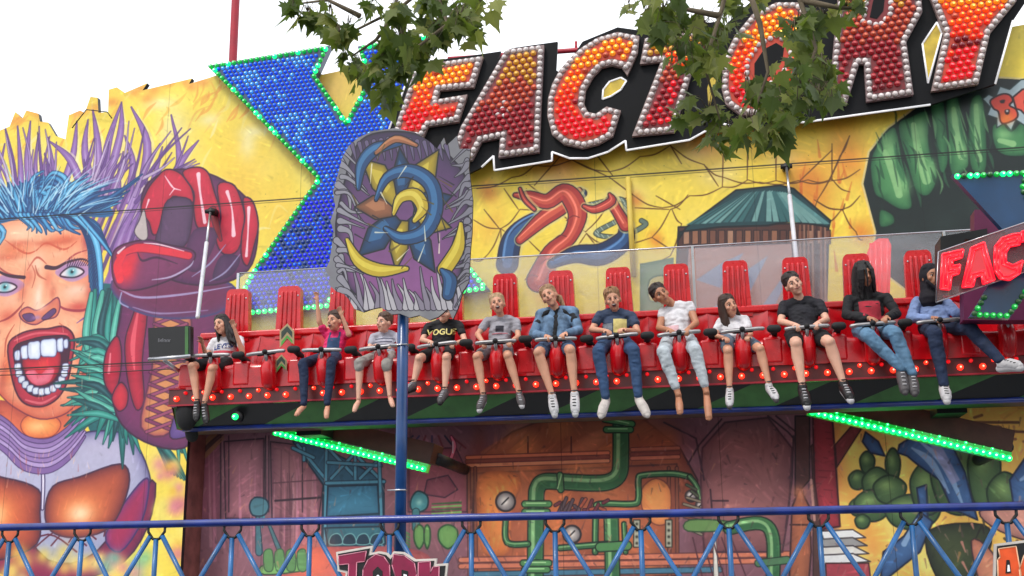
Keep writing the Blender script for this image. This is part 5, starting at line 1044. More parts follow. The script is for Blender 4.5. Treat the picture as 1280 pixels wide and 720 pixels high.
# ================================================================== riders
from mathutils.bvhtree import BVHTree
def fuse(mb, vox, it=3):
    me = bpy.data.meshes.new('t'); me.from_pydata([tuple(v) for v in mb.v], [], mb.f); me.update()
    o = bpy.data.objects.new('t', me); COL.objects.link(o)
    m = o.modifiers.new('r', 'REMESH'); m.mode = 'VOXEL'; m.voxel_size = vox
    m2 = o.modifiers.new('s', 'SMOOTH'); m2.factor = .5; m2.iterations = it
    dg = bpy.context.evaluated_depsgraph_get(); ev = o.evaluated_get(dg); me2 = ev.to_mesh()
    vs = [tuple(v.co) for v in me2.vertices]; fs = [tuple(p.vertices) for p in me2.polygons]
    ev.to_mesh_clear(); bpy.data.objects.remove(o); bpy.data.meshes.remove(me)
    return vs, fs
def rotmat(yaw, pitch, roll): return Matrix.Rotation(radians(yaw), 3, 'Z') @ Matrix.Rotation(radians(roll), 3, 'Y') @ Matrix.Rotation(radians(pitch), 3, 'X')
def cap(b, a, c, r0, r1, seg=10): b.tube([a, (Vector(a)+Vector(c))/2, c], [r0, (r0+r1)/2, r1], seg=seg, rnd=True)
def hand(b, wr, d, pn, s, mode, side):
    d = d.normalized(); pn = (pn - d*pn.dot(d)).normalized(); ax = d.cross(pn)*side
    pc = wr+d*.045*s
    M3 = Matrix((ax, pn, d)).transposed()
    b.ell(pc, (.038*s, .017*s, .048*s), M3, seg=10, rings=6); cap(b, wr, pc, .024*s, .022*s)
    lens = [.062, .072, .068, .052]
    for k in range(4):
        base = pc+d*.034*s+ax*(-.028+.0187*k)*s; dd = (d+ax*(-.16+.11*k)*(1 if mode == 'open' else .3)).normalized()
        cur = base; pts = [cur]; an = 0
        for j in range(3):
            an += radians({'open': 8+k*3, 'grip': 46, 'relax': 22}[mode]); v = dd*cos(an)+pn*sin(an); cur = cur+v*lens[k]*s*(.44, .32, .26)[j]; pts.append(cur)
        b.tube(pts, [.0088*s, .0084*s, .0078*s, .0068*s], seg=8, rnd=True)
    tb = pc-ax*.026*s-d*.012*s; t1 = tb+(-ax*.75+d*.6+pn*.35).normalized()*.034*s; t2 = t1+(d*.8+pn*.5-ax*.1).normalized()*.03*s
    b.tube([tb, t1, t2], [.0125*s, .0105*s, .008*s], seg=8, rnd=True)
SK = {}
def skinmat(n, c):
    if n not in SK:
        m = mat(n, c, rough=.5, vary=.08, nscale=14, bump=.05, bscale=120); bs = m.node_tree.nodes['Principled BSDF']; bs.inputs['Subsurface Weight'].default_value = .12; bs.inputs['Subsurface Radius'].default_value = (.03, .012, .008); SK[n] = m
    return SK[n]
def cloth(n, c, v=.22, b=.5):
    return mat(n, c, rough=.85, vary=v, nscale=11, bump=b, bscale=17)
SKL = rgb(206, 150, 122); SKM = rgb(178, 122, 92); SKD = rgb(112, 74, 58); SKP = rgb(216, 166, 142)
eyew = mat('eye_white', rgb(225, 220, 216), rough=.2); eyed = mat('eye_dark', rgb(36, 24, 20), rough=.2); lip = mat('lips', rgb(150, 84, 76), rough=.4); mth = mat('mouth_inside', rgb(58, 14, 16), rough=.5); teeth = mat('teeth', rgb(230, 226, 214), rough=.25)
def person(label, J, s=1.0, skin=SKL, sk='fair_skin', hair='short', hc=rgb(50, 34, 26), yaw=0, pitch=0, top=None, sleeve='short', legs=None, leglen='shorts', shoes=None, hm=('grip', 'grip'), mouth='smile', fat=1.0, soles=None, extra=None, YO={}, tops='top'):
    sm = skinmat(sk, skin); ys = dict(sh=12.08, el=11.95, ha=11.64, kn=12.02-.47*s, an=12.02-.50*s, to=12.02-.60*s, he=12.0); ys.update(YO)
    q = lambda k, Y: un(*J[k], Y)
    SL, SR = q('sl', ys['sh']), q('sr', ys['sh']); hx = un((J['hl'][0]+J['hr'][0])/2, 440, 12.02).x
    hz = seatz+.115*s+.0; HP = Vector((hx, 12.02, hz)); HL = HP+Vector((-.085*s, 0, -.01)); HR = HP+Vector((.085*s, 0, -.01))
    EL, ER = q('el', YO.get('ell', ys['el'])), q('er', YO.get('elr', ys['el'])); AL, AR = q('al', YO.get('hal', ys['ha'])), q('ar', YO.get('har', ys['ha']))
    KL, KR = q('kl', YO.get('knl', ys['kn'])), q('kr', YO.get('knr', ys['kn'])); NL, NR = q('nl', YO.get('anl', ys['an'])), q('nr', YO.get('anr', ys['an'])); TL, TR = q('tl', YO.get('tol', ys['to'])), q('tr', YO.get('tor', ys['to']))
    HD = q('h', ys['he']); CH = (SL+SR)/2+Vector((0, -.01, -.10*s)); NK = (SL+SR)/2+Vector((0, .0, .03*s))
    side = (SR-SL).normalized(); upv = (HD-NK).normalized(); roll = math.degrees(atan2(upv.x, upv.z)); roll = max(-32, min(32, roll)); RT = rotmat(yaw, pitch+3, roll)
    fs_ = 1.1*s**.42; H = lambda x, y, z: HD+RT @ Vector((x, y, z))*fs_
    root = None
    f = fat
    def torso(b, g):
        for i in range(7):
            t = i/6; c = HP.lerp(CH, t); w = (.152, .143, .130, .128, .134, .138, .130)[i]*s*f+g; dp = (.115, .112, .104, .102, .106, .108, .10)[i]*s*f+g
            b.ell(c, (w, dp, .085*s+g), rotmat(0, 0, math.degrees(atan2((CH-HP).x, (CH-HP).z))), seg=18, rings=10)
        b.tube([SL+side*.02*s-Vector((0, 0, .012)), SL.lerp(SR, .5)+Vector((0, .005, .022*s)), SR-side*.02*s-Vector((0, 0, .012))], [.046*s+g, .058*s+g, .046*s+g], seg=12, rnd=True)
        for e_ in (SL, SR): b.tube([e_.lerp(NK, .15), e_.lerp(NK, .75)+Vector((0, .01, .03*s))], [.04*s+g*.7, .036*s+g*.4], seg=10, rnd=True)
    b = MB(); torso(b, 0)
    b.tube([NK-Vector((0, 0, .03)), NK.lerp(HD, .5), HD+RT @ Vector((0, .02, -.03))*fs_], [.056*s, .046*s, .044*s], seg=12, rnd=True)
    for (sh, e, a, mode, sd) in ((SL, EL, AL, hm[0], 1), (SR, ER, AR, hm[1], -1)):
        dr = (a-e).normalized(); L = (a-e).length; wr = a-dr*min(.05*s, L*.4)
        cap(b, sh, e, .046*s*f, .036*s*f); cap(b, e, wr, .038*s*f, .024*s)
        hand(b, wr, dr, Vector((0, -.2, -1)) if mode != 'open' else Vector((0, -1, 0)), s*.95, mode, sd)
    for (h, k, n, t) in ((HL, KL, NL, TL), (HR, KR, NR, TR)):
        cap(b, h, k, .082*s*f, .056*s*f); m = k.lerp(n, .3)+Vector((0, .024*s, 0)); m2 = k.lerp(n, .68)+Vector((0, .012*s, 0)); b.tube([k, m, m2, n], [.052*s*f, .057*s*f, .041*s*f, .030*s], seg=14, rnd=True)
        heel = n+Vector((0, .025, -.035))*s; b.tube([n, heel, n.lerp(t, .6)+Vector((0, 0, -.004)), t, t+(t-heel).normalized()*.014*s], [.033*s, .032*s, .04*s, .034*s, .022*s], seg=10, rnd=True)
    for n, t in ((NL, TL), (NR, TR)):      # toes
        d = (t-n).normalized(); sx2 = side; 
        for k in range(5): b.ell(t+d*.014*s+sx2*(-.026+.013*k)*s, (.0085*s, .009*s, .0105*s), None, seg=8, rings=6)
    b.ell(KL+Vector((0, -.012, .0)), (.05*s*f, .05*s*f, .055*s*f)); b.ell(KR+Vector((0, -.012, .0)), (.05*s*f, .05*s*f, .055*s*f))
    # head
    b.ell(H(0, .012, .022), (.073*fs_, .09*fs_, .088*fs_), RT, seg=20, rings=14); b.ell(H(0, -.022, -.04), (.052*fs_, .062*fs_, .066*fs_), RT, seg=16, rings=10); b.ell(H(0, -.05, -.088), (.024*fs_, .024*fs_, .02*fs_), RT, seg=10, rings=8)
    b.ell(H(-.04, -.052, -.018), (.022*fs_,)*3, None, seg=10, rings=6); b.ell(H(.04, -.052, -.018), (.022*fs_,)*3, None, seg=10, rings=6)
    b.tube([H(0, -.078, .02), H(0, -.1, -.018), H(0, -.088, -.026)], [.009*fs_, .0135*fs_, .011*fs_], seg=8, rnd=True)
    for sd in (-1, 1): b.ell(H(sd*.074, .012, -.008), (.010*fs_, .02*fs_, .03*fs_), RT, seg=8, rings=6)
    vs, fc = fuse(b, .0075, 3)
    B = MB(); B.add(vs, fc, 0, True)
    bv = BVHTree.FromPolygons(vs, fc)
    def onface(x, z, out=0):
        o = H(x, -.3, z); d = (H(x, 0, z)-o).normalized(); h = bv.ray_cast(o, d, .6); return (h[0] if h[0] else H(x, -.08, z))-d*out
    for sd in (-1, 1):
        p = onface(sd*.028, .006, -.004); B.ell(p, (.0115*fs_, .006*fs_, .0048*fs_), RT, 1, 10, 6); B.ell(p+RT @ Vector((0, -.006, 0))*fs_, (.0062*fs_, .004*fs_, .0062*fs_), RT, 2, 8, 6)
        B.tube([onface(sd*.014, .019, .001), onface(sd*.03, .0175, .001), onface(sd*.044, .008, 0)], [.0026*fs_, .003*fs_, .0018*fs_], 6, 2)
        B.tube([onface(sd*.012, .027, .002), onface(sd*.03, .034, .002), onface(sd*.048, .026, .002)], [.003*fs_, .0032*fs_, .0015*fs_], 6, 6)
    if mouth == 'open':
        p = onface(0, -.055, -.006); B.ell(p, (.022*fs_, .011*fs_, .017*fs_), RT, 4, 12, 8)
        B.tube([p+RT @ Vector((x, -.008, z))*fs_ for x, z in [(-.024, .004), (-.012, .016), (0, .014), (.012, .016), (.024, .004), (.014, -.015), (0, -.019), (-.014, -.015), (-.024, .004)]], .0036*fs_, 6, 3)
        B.tube([p+RT @ Vector((x, -.010, .009))*fs_ for x in (-.014, 0, .014)], .004*fs_, 6, 5)
    elif mouth == 'smile':
        pts_ = [onface(x, -.052+abs(x)*.35, .0) for x in (-.03, -.015, 0, .015, .03)]
        B.tube(pts_, [.003*fs_, .0062*fs_, .007*fs_, .0062*fs_, .003*fs_], 8, 3)
    else:
        B.tube([onface(x, -.055, .0) for x in (-.02, 0, .02)], [.003*fs_, .006*fs_, .003*fs_], 8, 3)
    hm_ = mat('hair_tone', hc, rough=.5, vary=.45, nscale=30, bump=.6, bscale=70)
    for nn_ in [n for n in hm_.node_tree.nodes if n.type == 'TEX_NOISE']:
        mp = hm_.node_tree.nodes.new('ShaderNodeMapping'); mp.inputs['Scale'].default_value = (2.2, 2.2, .25); hm_.node_tree.links.new(hm_.node_tree.nodes['Texture Coordinate'].outputs['Object'], mp.inputs[0]); hm_.node_tree.links.new(mp.outputs[0], nn_.inputs['Vector'])
    root = B.build('person', [sm, eyew, eyed, lip, mth, teeth, hm_], loc=HP); tag(root, label, 'person', None)
    def layer(bb, name, m, vox=.009, it=4, wr=0):
        v, fc_ = fuse(bb, vox, it)
        if wr:
            out = []
            for p in v:
                n = noise.noise(Vector(p)*9+Vector((HP.x*7, 0, 0)))*wr+noise.noise(Vector((p[0]*14, p[1]*14, p[2]*30)))*wr*.6; out.append((p[0]+n*.4, p[1]-abs(n), p[2]+n*.3))
            v = out
        X = MB(); X.add(v, fc_, 0, True); o = X.build(name, m, root); return o, v, fc_
    # hair
    if hair:
        h = MB(); rr = random.Random(int(J['h'][0]))
        if hair == 'cover':
            for k in (0, 1, 2, 3, 5, 9, 10, 11): x = -.075+.0125*k; h.tube([H(x*.6, -.03, .12), H(x, -.095+abs(x)*.5, .05), H(x*1.05, -.105+abs(x)*.5, -.03), H(x*1.1, -.09+abs(x)*.4, -.12-.02*(k % 3))], [.012, .012, .011, .004], 6, rnd=True)
        rr = random.Random(int(J['h'][0]))
        off = .0
        h.ell(H(0, .019, .036), (.079*fs_, .090*fs_, .086*fs_), RT, seg=18, rings=12)
        for k in range(90):
            a = rr.uniform(-2.9, 2.9); x, y = sin(a), cos(a)
            if y < -.4 and hair != 'cover': y *= .9
            lz_ = rr.uniform(-.03, .03) if y > -.2 else rr.uniform(.055, .09)
            h.tube([H(x*.02, .03+y*.03, .136), H(x*.06, .02+y*.07, .115), H(x*.078, .02+y*.088, .08), H(x*.080, .022+y*.086, lz_)], [.005, .007, .0065, .002], 5, rnd=True)
        if hair in ('short', 'crop'):
            for k in range(26 if hair == 'short' else 8):
                x = rr.uniform(-.06, .06); cap(h, H(x, -.02+abs(x)*.5, .11-abs(x)*.5), H(x*1.15+rr.uniform(-.02, .02), -.062+abs(x)*.5, .082-abs(x)*.4+rr.uniform(-.01, .01)), .012*fs_, .006*fs_, 6)
        if hair == 'up':
            h.ell(H(.0, .05, .115), (.035*fs_, .035*fs_, .03*fs_), RT)
        if hair == 'tail':
            for k in range(6): h.tube([H(0, .1, .06), H(.05+rr.uniform(-.02, .03), .12, -.02), H(.07+rr.uniform(-.02, .02), .08, -.14)], [.02*fs_, .018*fs_, .006*fs_], 6, rnd=True)
        if hair in ('long', 'cover'):
            n = 46 if hair == 'long' else 70
            for k in range(n):
                a = rr.uniform(-1, 1)*(2.35 if hair == 'long' else 3.14); x, y = sin(a), cos(a); ln = rr.uniform(.22, .30) if hair == 'long' else rr.uniform(.2, .36)
                x0 = x*.07; y0 = .03+y*.08
                h.tube([H(x0*.5, .03+y*.04, .11), H(x0, y0, .06), H(x0*1.22, y0+.01, -.03), H(x0*1.35+rr.uniform(-.02, .02), y0+rr.uniform(-.01, .02), -ln*.6), H(x0*1.4+rr.uniform(-.03, .03), y0*.9, -ln)], [.012*fs_, .018*fs_, .018*fs_, .014*fs_, .004*fs_], 6, rnd=True)
        if hair == 'hijab':
            h.ell(H(0, .032, .018), (.09*fs_, .094*fs_, .112*fs_), RT, seg=18, rings=12); h.tube([H(0, .045, -.04), H(0, .035, -.12), H(0, .03, -.19)], [.08*fs_, .085*fs_, .11*fs_], seg=16, rnd=True)
            h.tube([H(-.07, -.05, -.05), H(0, -.085, -.125), H(.07, -.05, -.05)], .02*fs_, 8, rnd=True)
        layer(h, 'headscarf' if hair == 'hijab' else 'hair', cloth('scarf_cloth', hc) if hair == 'hijab' else hm_, .0058 if hair != 'hijab' else .008, 1 if hair != 'hijab' else 3)
    # top
    if top:
        b = MB(); torso(b, .013)
        for sh, e, a in ((SL, EL, AL), (SR, ER, AR)):
            if sleeve == 'short': cap(b, sh, sh.lerp(e, .52), .055*s*f, .056*s*f)
            elif sleeve == 'long': cap(b, sh, e, .056*s*f, .050*s*f); cap(b, e, e.lerp(a, .72), .054*s*f, .04*s)
            elif sleeve == 'half': cap(b, sh, e, .062*s*f, .056*s*f); cap(b, e, e.lerp(a, .45), .054*s*f, .046*s)
            elif sleeve == 'cap': cap(b, sh, sh.lerp(e, .22), .06*s*f, .058*s*f)
        o, tv, tf = layer(b, tops, top, .0095, 2, .021)
        if extra: extra(root, BVHTree.FromPolygons(tv, tf), CH, HP, s, layer, dict(SL=SL, SR=SR, EL=EL, ER=ER, AL=AL, AR=AR, NK=NK, KL=KL))
    if legs:
        b = MB(); b.ell(HP-Vector((0, 0, .005)), (.165*s*f, .128*s*f, .11*s), seg=18, rings=10)
        for h_, k, n in ((HL, KL, NL), (HR, KR, NR)):
            if leglen == 'shorts': cap(b, h_, h_.lerp(k, .72), .094*s*f, .084*s*f)
            elif leglen == 'knee': cap(b, h_, k, .094*s*f, .078*s*f); cap(b, k, k.lerp(n, .12), .074*s, .072*s)
            else:
                e_ = 1.0 if leglen == 'long' else .82
                cap(b, h_, k, .094*s*f, .068*s*f); m = k.lerp(n, .35)+Vector((0, .018*s, 0)); b.tube([k, m, k.lerp(n, e_)], [.068*s*f, .064*s*f, .046*s], seg=12, rnd=True)
        layer(b, 'jeans' if leglen in ('long',) else 'trousers' if leglen == 'crop' else 'shorts', legs, .0095, 2, .015)
    if shoes:
        for n, t in ((NL, TL), (NR, TR)):
            heel = n+Vector((0, .03, -.04))*s; d = (t-heel).normalized()
            b = MB(); b.tube([n.lerp(heel, .35), heel, n.lerp(t, .6)+Vector((0, 0, -.006)), t+d*.012, t+d*.03], [.046*s, .047*s, .052*s, .046*s, .030*s], seg=12, rnd=True); sh_, _, _ = layer(b, 'shoe' if shoes[1] != 'sock' else 'sock', shoes[0], .008, 3)
            if shoes[1] == 'shoe':
                lb = MB()
                for k in range(4):
                    c = n.lerp(t, .28+.17*k)+Vector((0, -(.047+.002*k)*s, .006)); lb.tube([c-side*.018*s, c+Vector((0, -.006, 0)), c+side*.018*s], .0045*s, seg=5)
                lb.build('laces', blk if shoes[0].name.startswith('white') else wht, sh_)
                cb = MB(); cb.tube([n+Vector((-.034*s, 0, .022)), n+Vector((0, -.036*s, .02)), n+Vector((.034*s, 0, .022)), n+Vector((0, .036*s, .026)), n+Vector((-.034*s, 0, .022))], .008*s, seg=6); cb.build('collar', grs if shoes[0].name.startswith('white') else bls, sh_)
            if soles:
                b = MB(); z = Vector((0, .004, -.03))*s; b.tube([heel+z*1.05, n.lerp(t, .6)+z*1.1, t+d*.03+z*.7], [.038*s, .043*s, .034*s], seg=10, rnd=True); X = MB(); v, fc_ = fuse(b, .007, 2); X.add(v, fc_, 0, True); X.build('sole', soles, sh_)
    return root
def chest_text(txt, m, size, dz, rot=0, name='lettering'):
    def fn(root, bv, CH, HP, s, layer, K):
        cu = bpy.data.curves.new('t', 'FONT'); cu.body = txt; cu.size = size; cu.align_x = 'CENTER'; cu.offset = size*.02
        o = bpy.data.objects.new('t', cu); COL.objects.link(o); dg = bpy.context.evaluated_depsgraph_get(); dg.update(); me = o.evaluated_get(dg).to_mesh()
        axis = (CH-HP).normalized(); c, sn = cos(radians(rot)), sin(radians(rot)); vs = []
        for v in me.vertices:
            x, z = v.co.x*c-v.co.y*sn+CH.x, v.co.x*sn+v.co.y*c+CH.z+dz*s; h = bv.ray_cast(Vector((x, 11, z)), Vector((0, 1, 0)), 3); vs.append((x, (h[0].y if h[0] else CH.y-.12)-.006, z))
        X = MB(); X.add(vs, [tuple(p.vertices) for p in me.polygons]); o.evaluated_get(dg).to_mesh_clear(); bpy.data.objects.remove(o)
        X.build(name, m, root)
    return fn
def patch(pieces):      # flat printed areas following the chest: (name, material, [(dx,dz)...])
    def fn(root, bv, CH, HP, s, layer, K):
        for nm, m, x0, x1, z0, z1 in pieces:
            vs = []; n = 14; k = 8
            for j in range(k+1):
                for i in range(n+1):
                    x = CH.x+(x0+(x1-x0)*i/n)*s; z = CH.z+(z0+(z1-z0)*j/k)*s; h = bv.ray_cast(Vector((x, 11, z)), Vector((0, 1, 0)), 3); vs.append((x, (h[0].y if h[0] else CH.y)-.004, z))
            fs = [(j*(n+1)+i, j*(n+1)+i+1, (j+1)*(n+1)+i+1, (j+1)*(n+1)+i) for j in range(k) for i in range(n)]
            X = MB(); X.add(vs, fs, 0, True); X.build(nm, m, root)
    return fn
def multi(*f):
    def fn(*a):
        for g in f: g(*a)
    return fn
def jd(**k): return k
C_ = cloth
wht = C_('white_cotton', rgb(206, 204, 208)); blk = C_('black_cotton', rgb(22, 22, 26)); jean = C_('blue_denim', rgb(46, 72, 108)); dkj = C_('dark_denim', rgb(30, 44, 72)); ltj = C_('washed_denim', rgb(92, 128, 158))
whs = mat('white_canvas_shoe', rgb(196, 194, 196), rough=.6, bump=.3); bls = mat('black_shoe', rgb(22, 20, 22), rough=.5, bump=.3); grs = mat('grey_shoe', rgb(78, 74, 76), rough=.6, bump=.3)
person('girl with dark hair in white lettered T-shirt at the far left, hand by cheek',
  jd(h=(277, 407), sl=(268, 427), sr=(300, 424), el=(258, 446), er=(303, 440), al=(252, 426), ar=(292, 407), hl=(263, 448), hr=(290, 448), kl=(240, 458), kr=(265, 461), nl=(246, 502), nr=(255, 505), tl=(246, 522), tr=(258, 526)), s=.84, skin=SKL, hair='long', hc=rgb(34, 26, 26), yaw=-14, top=wht, legs=blk, leglen='shorts', shoes=(bls, 'shoe'), hm=('open', 'open'), YO=dict(hal=11.8, har=11.84), mouth='smile',
  extra=multi(chest_text("LEVI'S", C_('navy_print', rgb(40, 60, 130)), .085, -.035, 8), patch([('red_stripe', C_('red_print', rgb(196, 70, 84)), -.13, .13, -.10, -.065)])))
person('girl with both arms raised in pink top and denim bib, barefoot in dark jeans',
  jd(h=(418, 402), sl=(407, 418), sr=(435, 418), el=(399, 402), er=(436, 418), al=(396, 372), ar=(426, 391), hl=(400, 446), hr=(424, 446), kl=(379, 454), kr=(414, 453), nl=(380, 504), nr=(409, 504), tl=(371, 518), tr=(408, 521)), s=.80, hair='tail', hc=rgb(66, 44, 32), yaw=-22, top=C_('pink_cotton', rgb(206, 40, 100)), legs=dkj, leglen='long', hm=('open', 'open'), YO=dict(hal=11.95, har=11.8, ell=12.0, elr=11.86), mouth='open',
  extra=patch([('denim_bib', jean, -.085, .085, -.2, .03), ('strap', jean, -.08, -.055, .02, .12), ('strap', jean, .055, .08, .02, .12)]))
person('small boy in pale striped shirt and light shorts, barefoot, beside the blue post',
  jd(h=(480, 404), sl=(467, 421), sr=(497, 420), el=(461, 437), er=(503, 436), al=(471, 431), ar=(488, 432), hl=(468, 447), hr=(494, 447), kl=(449, 454), kr=(483, 455), nl=(448, 498), nr=(487, 494), tl=(443, 513), tr=(491, 507)), s=.76, skin=SKP, sk='rosy_skin', hair='crop', hc=rgb(84, 58, 42), yaw=-30, top=C_('grey_striped_cotton', rgb(168, 168, 180)), legs=C_('stone_cotton', rgb(150, 146, 140)), leglen='knee', mouth='smile',
  extra=patch([('stripe', C_('stripe_print', rgb(96, 98, 116)), -.13, .13, z, z+.014) for z in (-.16, -.11, -.06, -.01, .04)]))
person('person in black T-shirt lettered VOGUE, face hidden behind the oval board',
  jd(h=(557, 391), sl=(536, 408), sr=(574, 406), el=(528, 425), er=(581, 426), al=(540, 428), ar=(566, 430), hl=(540, 442), hr=(566, 442), kl=(524, 448), kr=(558, 447), nl=(517, 478), nr=(556, 487), tl=(509, 487), tr=(551, 500)), s=.86, skin=SKP, sk='rosy_skin', hair='crop', hc=rgb(60, 44, 34), top=blk, legs=blk, leglen='shorts', shoes=(grs, 'shoe'), soles=bls, extra=chest_text('VOGUE', C_('cream_print', rgb(230, 216, 140)), .095, -.045, 0))
person('small blonde child in grey T-shirt laughing, hair in a topknot',
  jd(h=(622, 381), sl=(609, 402), sr=(645, 402), el=(597, 418), er=(648, 421), al=(605, 430), ar=(637, 428), hl=(610, 442), hr=(638, 442), kl=(596, 446), kr=(635, 445), nl=(604, 494), nr=(649, 491), tl=(600, 509), tr=(652, 504)), s=.86, skin=SKL, hair='up', hc=rgb(176, 146, 110), yaw=6, pitch=-8, top=C_('heather_cotton', rgb(150, 148, 156)), legs=C_('grey_shorts', rgb(120, 116, 120)), leglen='shorts', shoes=(grs, 'shoe'), soles=whs, mouth='open',
  extra=patch([('print', C_('dark_print', rgb(46, 44, 54)), -.05, .05, -.06, .02), ('print', C_('pink_print', rgb(170, 110, 120)), -.1, .1, -.09, -.075)]))
def jacket(root, bv, CH, HP, s, layer, K):
    b = MB()
    for sd in (-1, 1):
        for i in range(7):
            c = HP.lerp(CH, i/6)+Vector((sd*.075*s, -.022*s, 0)); b.ell(c, (.088*s, .131*s, .088*s), seg=14, rings=8)
    b.tube([K['SL'], K['NK']+Vector((-.03, 0, .01)), K['NK']+Vector((-.05, -.07, -.06))], [.074, .055, .04], rnd=True); b.tube([K['SR'], K['NK']+Vector((.03, 0, .01)), K['NK']+Vector((.05, -.07, -.06))], [.074, .055, .04], rnd=True)
    for sh, e, a in ((K['SL'], K['EL'], K['AL']), (K['SR'], K['ER'], K['AR'])): cap(b, sh, e, .060*s, .056*s); cap(b, e, e.lerp(a, .72), .056*s, .044*s)
    layer(b, 'denim_jacket', C_('faded_denim', rgb(92, 118, 146), .6), .009, 3, .004)
person('fair-haired girl in faded denim jacket over black top with white trainers',
  jd(h=(687, 371), sl=(677, 394), sr=(716, 391), el=(667, 418), er=(723, 413), al=(686, 421), ar=(704, 418), hl=(683, 436), hr=(708, 436), kl=(673, 441), kr=(713, 438), nl=(690, 494), nr=(718, 491), tl=(693, 514), tr=(719, 513)), s=.98, skin=SKL, hair='tail', hc=rgb(150, 116, 84), yaw=-10, top=blk, legs=C_('denim_shorts', rgb(70, 90, 120)), leglen='shorts', shoes=(whs, 'shoe'), soles=whs, extra=jacket)
person('fair-haired boy in dark blue and yellow T-shirt and jeans with white socks',
  jd(h=(766, 375), sl=(750, 394), sr=(790, 395), el=(740, 412), er=(797, 415), al=(760, 414), ar=(777, 412), hl=(756, 436), hr=(782, 436), kl=(748, 439), kr=(792, 438), nl=(757, 496), nr=(798, 494), tl=(752, 518), tr=(808, 517)), s=.98, skin=SKL, hair='short', hc=rgb(140, 100, 66), yaw=4, pitch=8, top=C_('slate_cotton', rgb(52, 66, 92)), legs=jean, leglen='long', shoes=(C_('white_sock', rgb(190, 182, 176)), 'sock'), mouth='open',
  extra=patch([('yellow_panel', C_('yellow_print', rgb(206, 190, 120)), -.02, .12, -.12, .04), ('grey_panel', C_('grey_print', rgb(120, 126, 136)), -.14, -.03, -.1, -.01)]))
person('woman leaning left with tied hair, white T-shirt and pale trousers, in sandals',
  jd(h=(826, 369), sl=(829, 391), sr=(862, 383), el=(824, 410), er=(870, 404), al=(839, 413), ar=(858, 413), hl=(836, 434), hr=(862, 434), kl=(829, 440), kr=(869, 438), nl=(848, 493), nr=(883, 490), tl=(850, 515), tr=(886, 522)), s=1.0, skin=SKM, sk='tan_skin', hair='up', hc=rgb(40, 28, 24), yaw=12, top=wht, sleeve='cap', legs=C_('pale_denim', rgb(176, 184, 190)), leglen='crop', shoes=None, mouth='closed', extra=patch([('pink_print', C_('faded_pink', rgb(206, 170, 176)), -.1, .02, -.2, -.1)]))
person('girl with loose brown hair in white T-shirt, white trainers, legs apart',
  jd(h=(911, 383), sl=(901, 402), sr=(931, 400), el=(893, 420), er=(938, 418), al=(908, 423), ar=(934, 421), hl=(905, 439), hr=(930, 439), kl=(910, 439), kr=(950, 436), nl=(912, 486), nr=(961, 480), tl=(912, 504), tr=(969, 496)), s=.86, skin=SKL, hair='long', hc=rgb(58, 38, 28), yaw=26, top=wht, legs=C_('denim_skirt', rgb(90, 104, 120)), leglen='shorts', shoes=(whs, 'shoe'), soles=grs, mouth='smile')
person('smiling woman with hair up in plain black T-shirt and black shorts',
  jd(h=(992, 356), sl=(980, 382), sr=(1024, 380), el=(976, 402), er=(1033, 400), al=(997, 407), ar=(1020, 405), hl=(990, 430), hr=(1020, 430), kl=(995, 430), kr=(1037, 428), nl=(1003, 482), nr=(1054, 478), tl=(1008, 504), tr=(1062, 496)), s=1.05, skin=SKP, sk='rosy_skin', hair='crop', hc=rgb(40, 28, 26), yaw=8, top=C_('black_tee', rgb(28, 28, 36)), legs=blk, leglen='shorts', shoes=(bls, 'shoe'), soles=whs)
person('person in black cardigan and red top with long black hair blown over the face',
  jd(h=(1080, 344), sl=(1061, 375), sr=(1108, 373), el=(1058, 394), er=(1120, 392), al=(1092, 399), ar=(1106, 398), hl=(1075, 424), hr=(1104, 424), kl=(1086, 420), kr=(1118, 416), nl=(1126, 460), nr=(1140, 466), tl=(1131, 488), tr=(1143, 490)), s=1.05, skin=SKM, sk='tan_skin', hair='cover', hc=rgb(18, 15, 18), yaw=14, pitch=10, top=blk, sleeve='long', legs=ltj, leglen='long', shoes=(grs, 'shoe'), mouth='closed', extra=patch([('red_top', C_('red_cotton', rgb(160, 36, 52)), -.1, .1, -.14, .06)]))
def phone_(root, bv, CH, HP, s, layer, K):
    pass
person('woman in dark headscarf and pale blue shirt kicking one white trainer out to the right',
  jd(h=(1164, 347), sl=(1146, 378), sr=(1184, 380), el=(1139, 398), er=(1196, 392), al=(1172, 398), ar=(1207, 390), hl=(1158, 424), hr=(1190, 422), kl=(1168, 417), kr=(1212, 410), nl=(1180, 480), nr=(1250, 450), tl=(1183, 497), tr=(1272, 457)), s=1.05, skin=SKM, sk='tan_skin', hair='hijab', hc=rgb(22, 18, 28), yaw=20, top=C_('pale_blue_cotton', rgb(120, 140, 184)), sleeve='long', legs=dkj, leglen='long', shoes=(whs, 'shoe'), soles=whs, hm=('grip', 'relax'), YO=dict(har=11.7, anr=11.35, tor=11.22), mouth='closed')
q = un(1212, 380, 11.66); b = MB(); b.box((q.x-.03, 11.655, q.z-.07), (q.x+.03, 11.667, q.z+.07)); o = b.build('phone', M['white'] if False else mat('white_phone', rgb(210, 208, 214), rough=.3), loc=q, bevel=.005); o.rotation_euler = (0, radians(-14), 0); tag(o, 'small white phone held by the woman in the headscarf', 'phone')
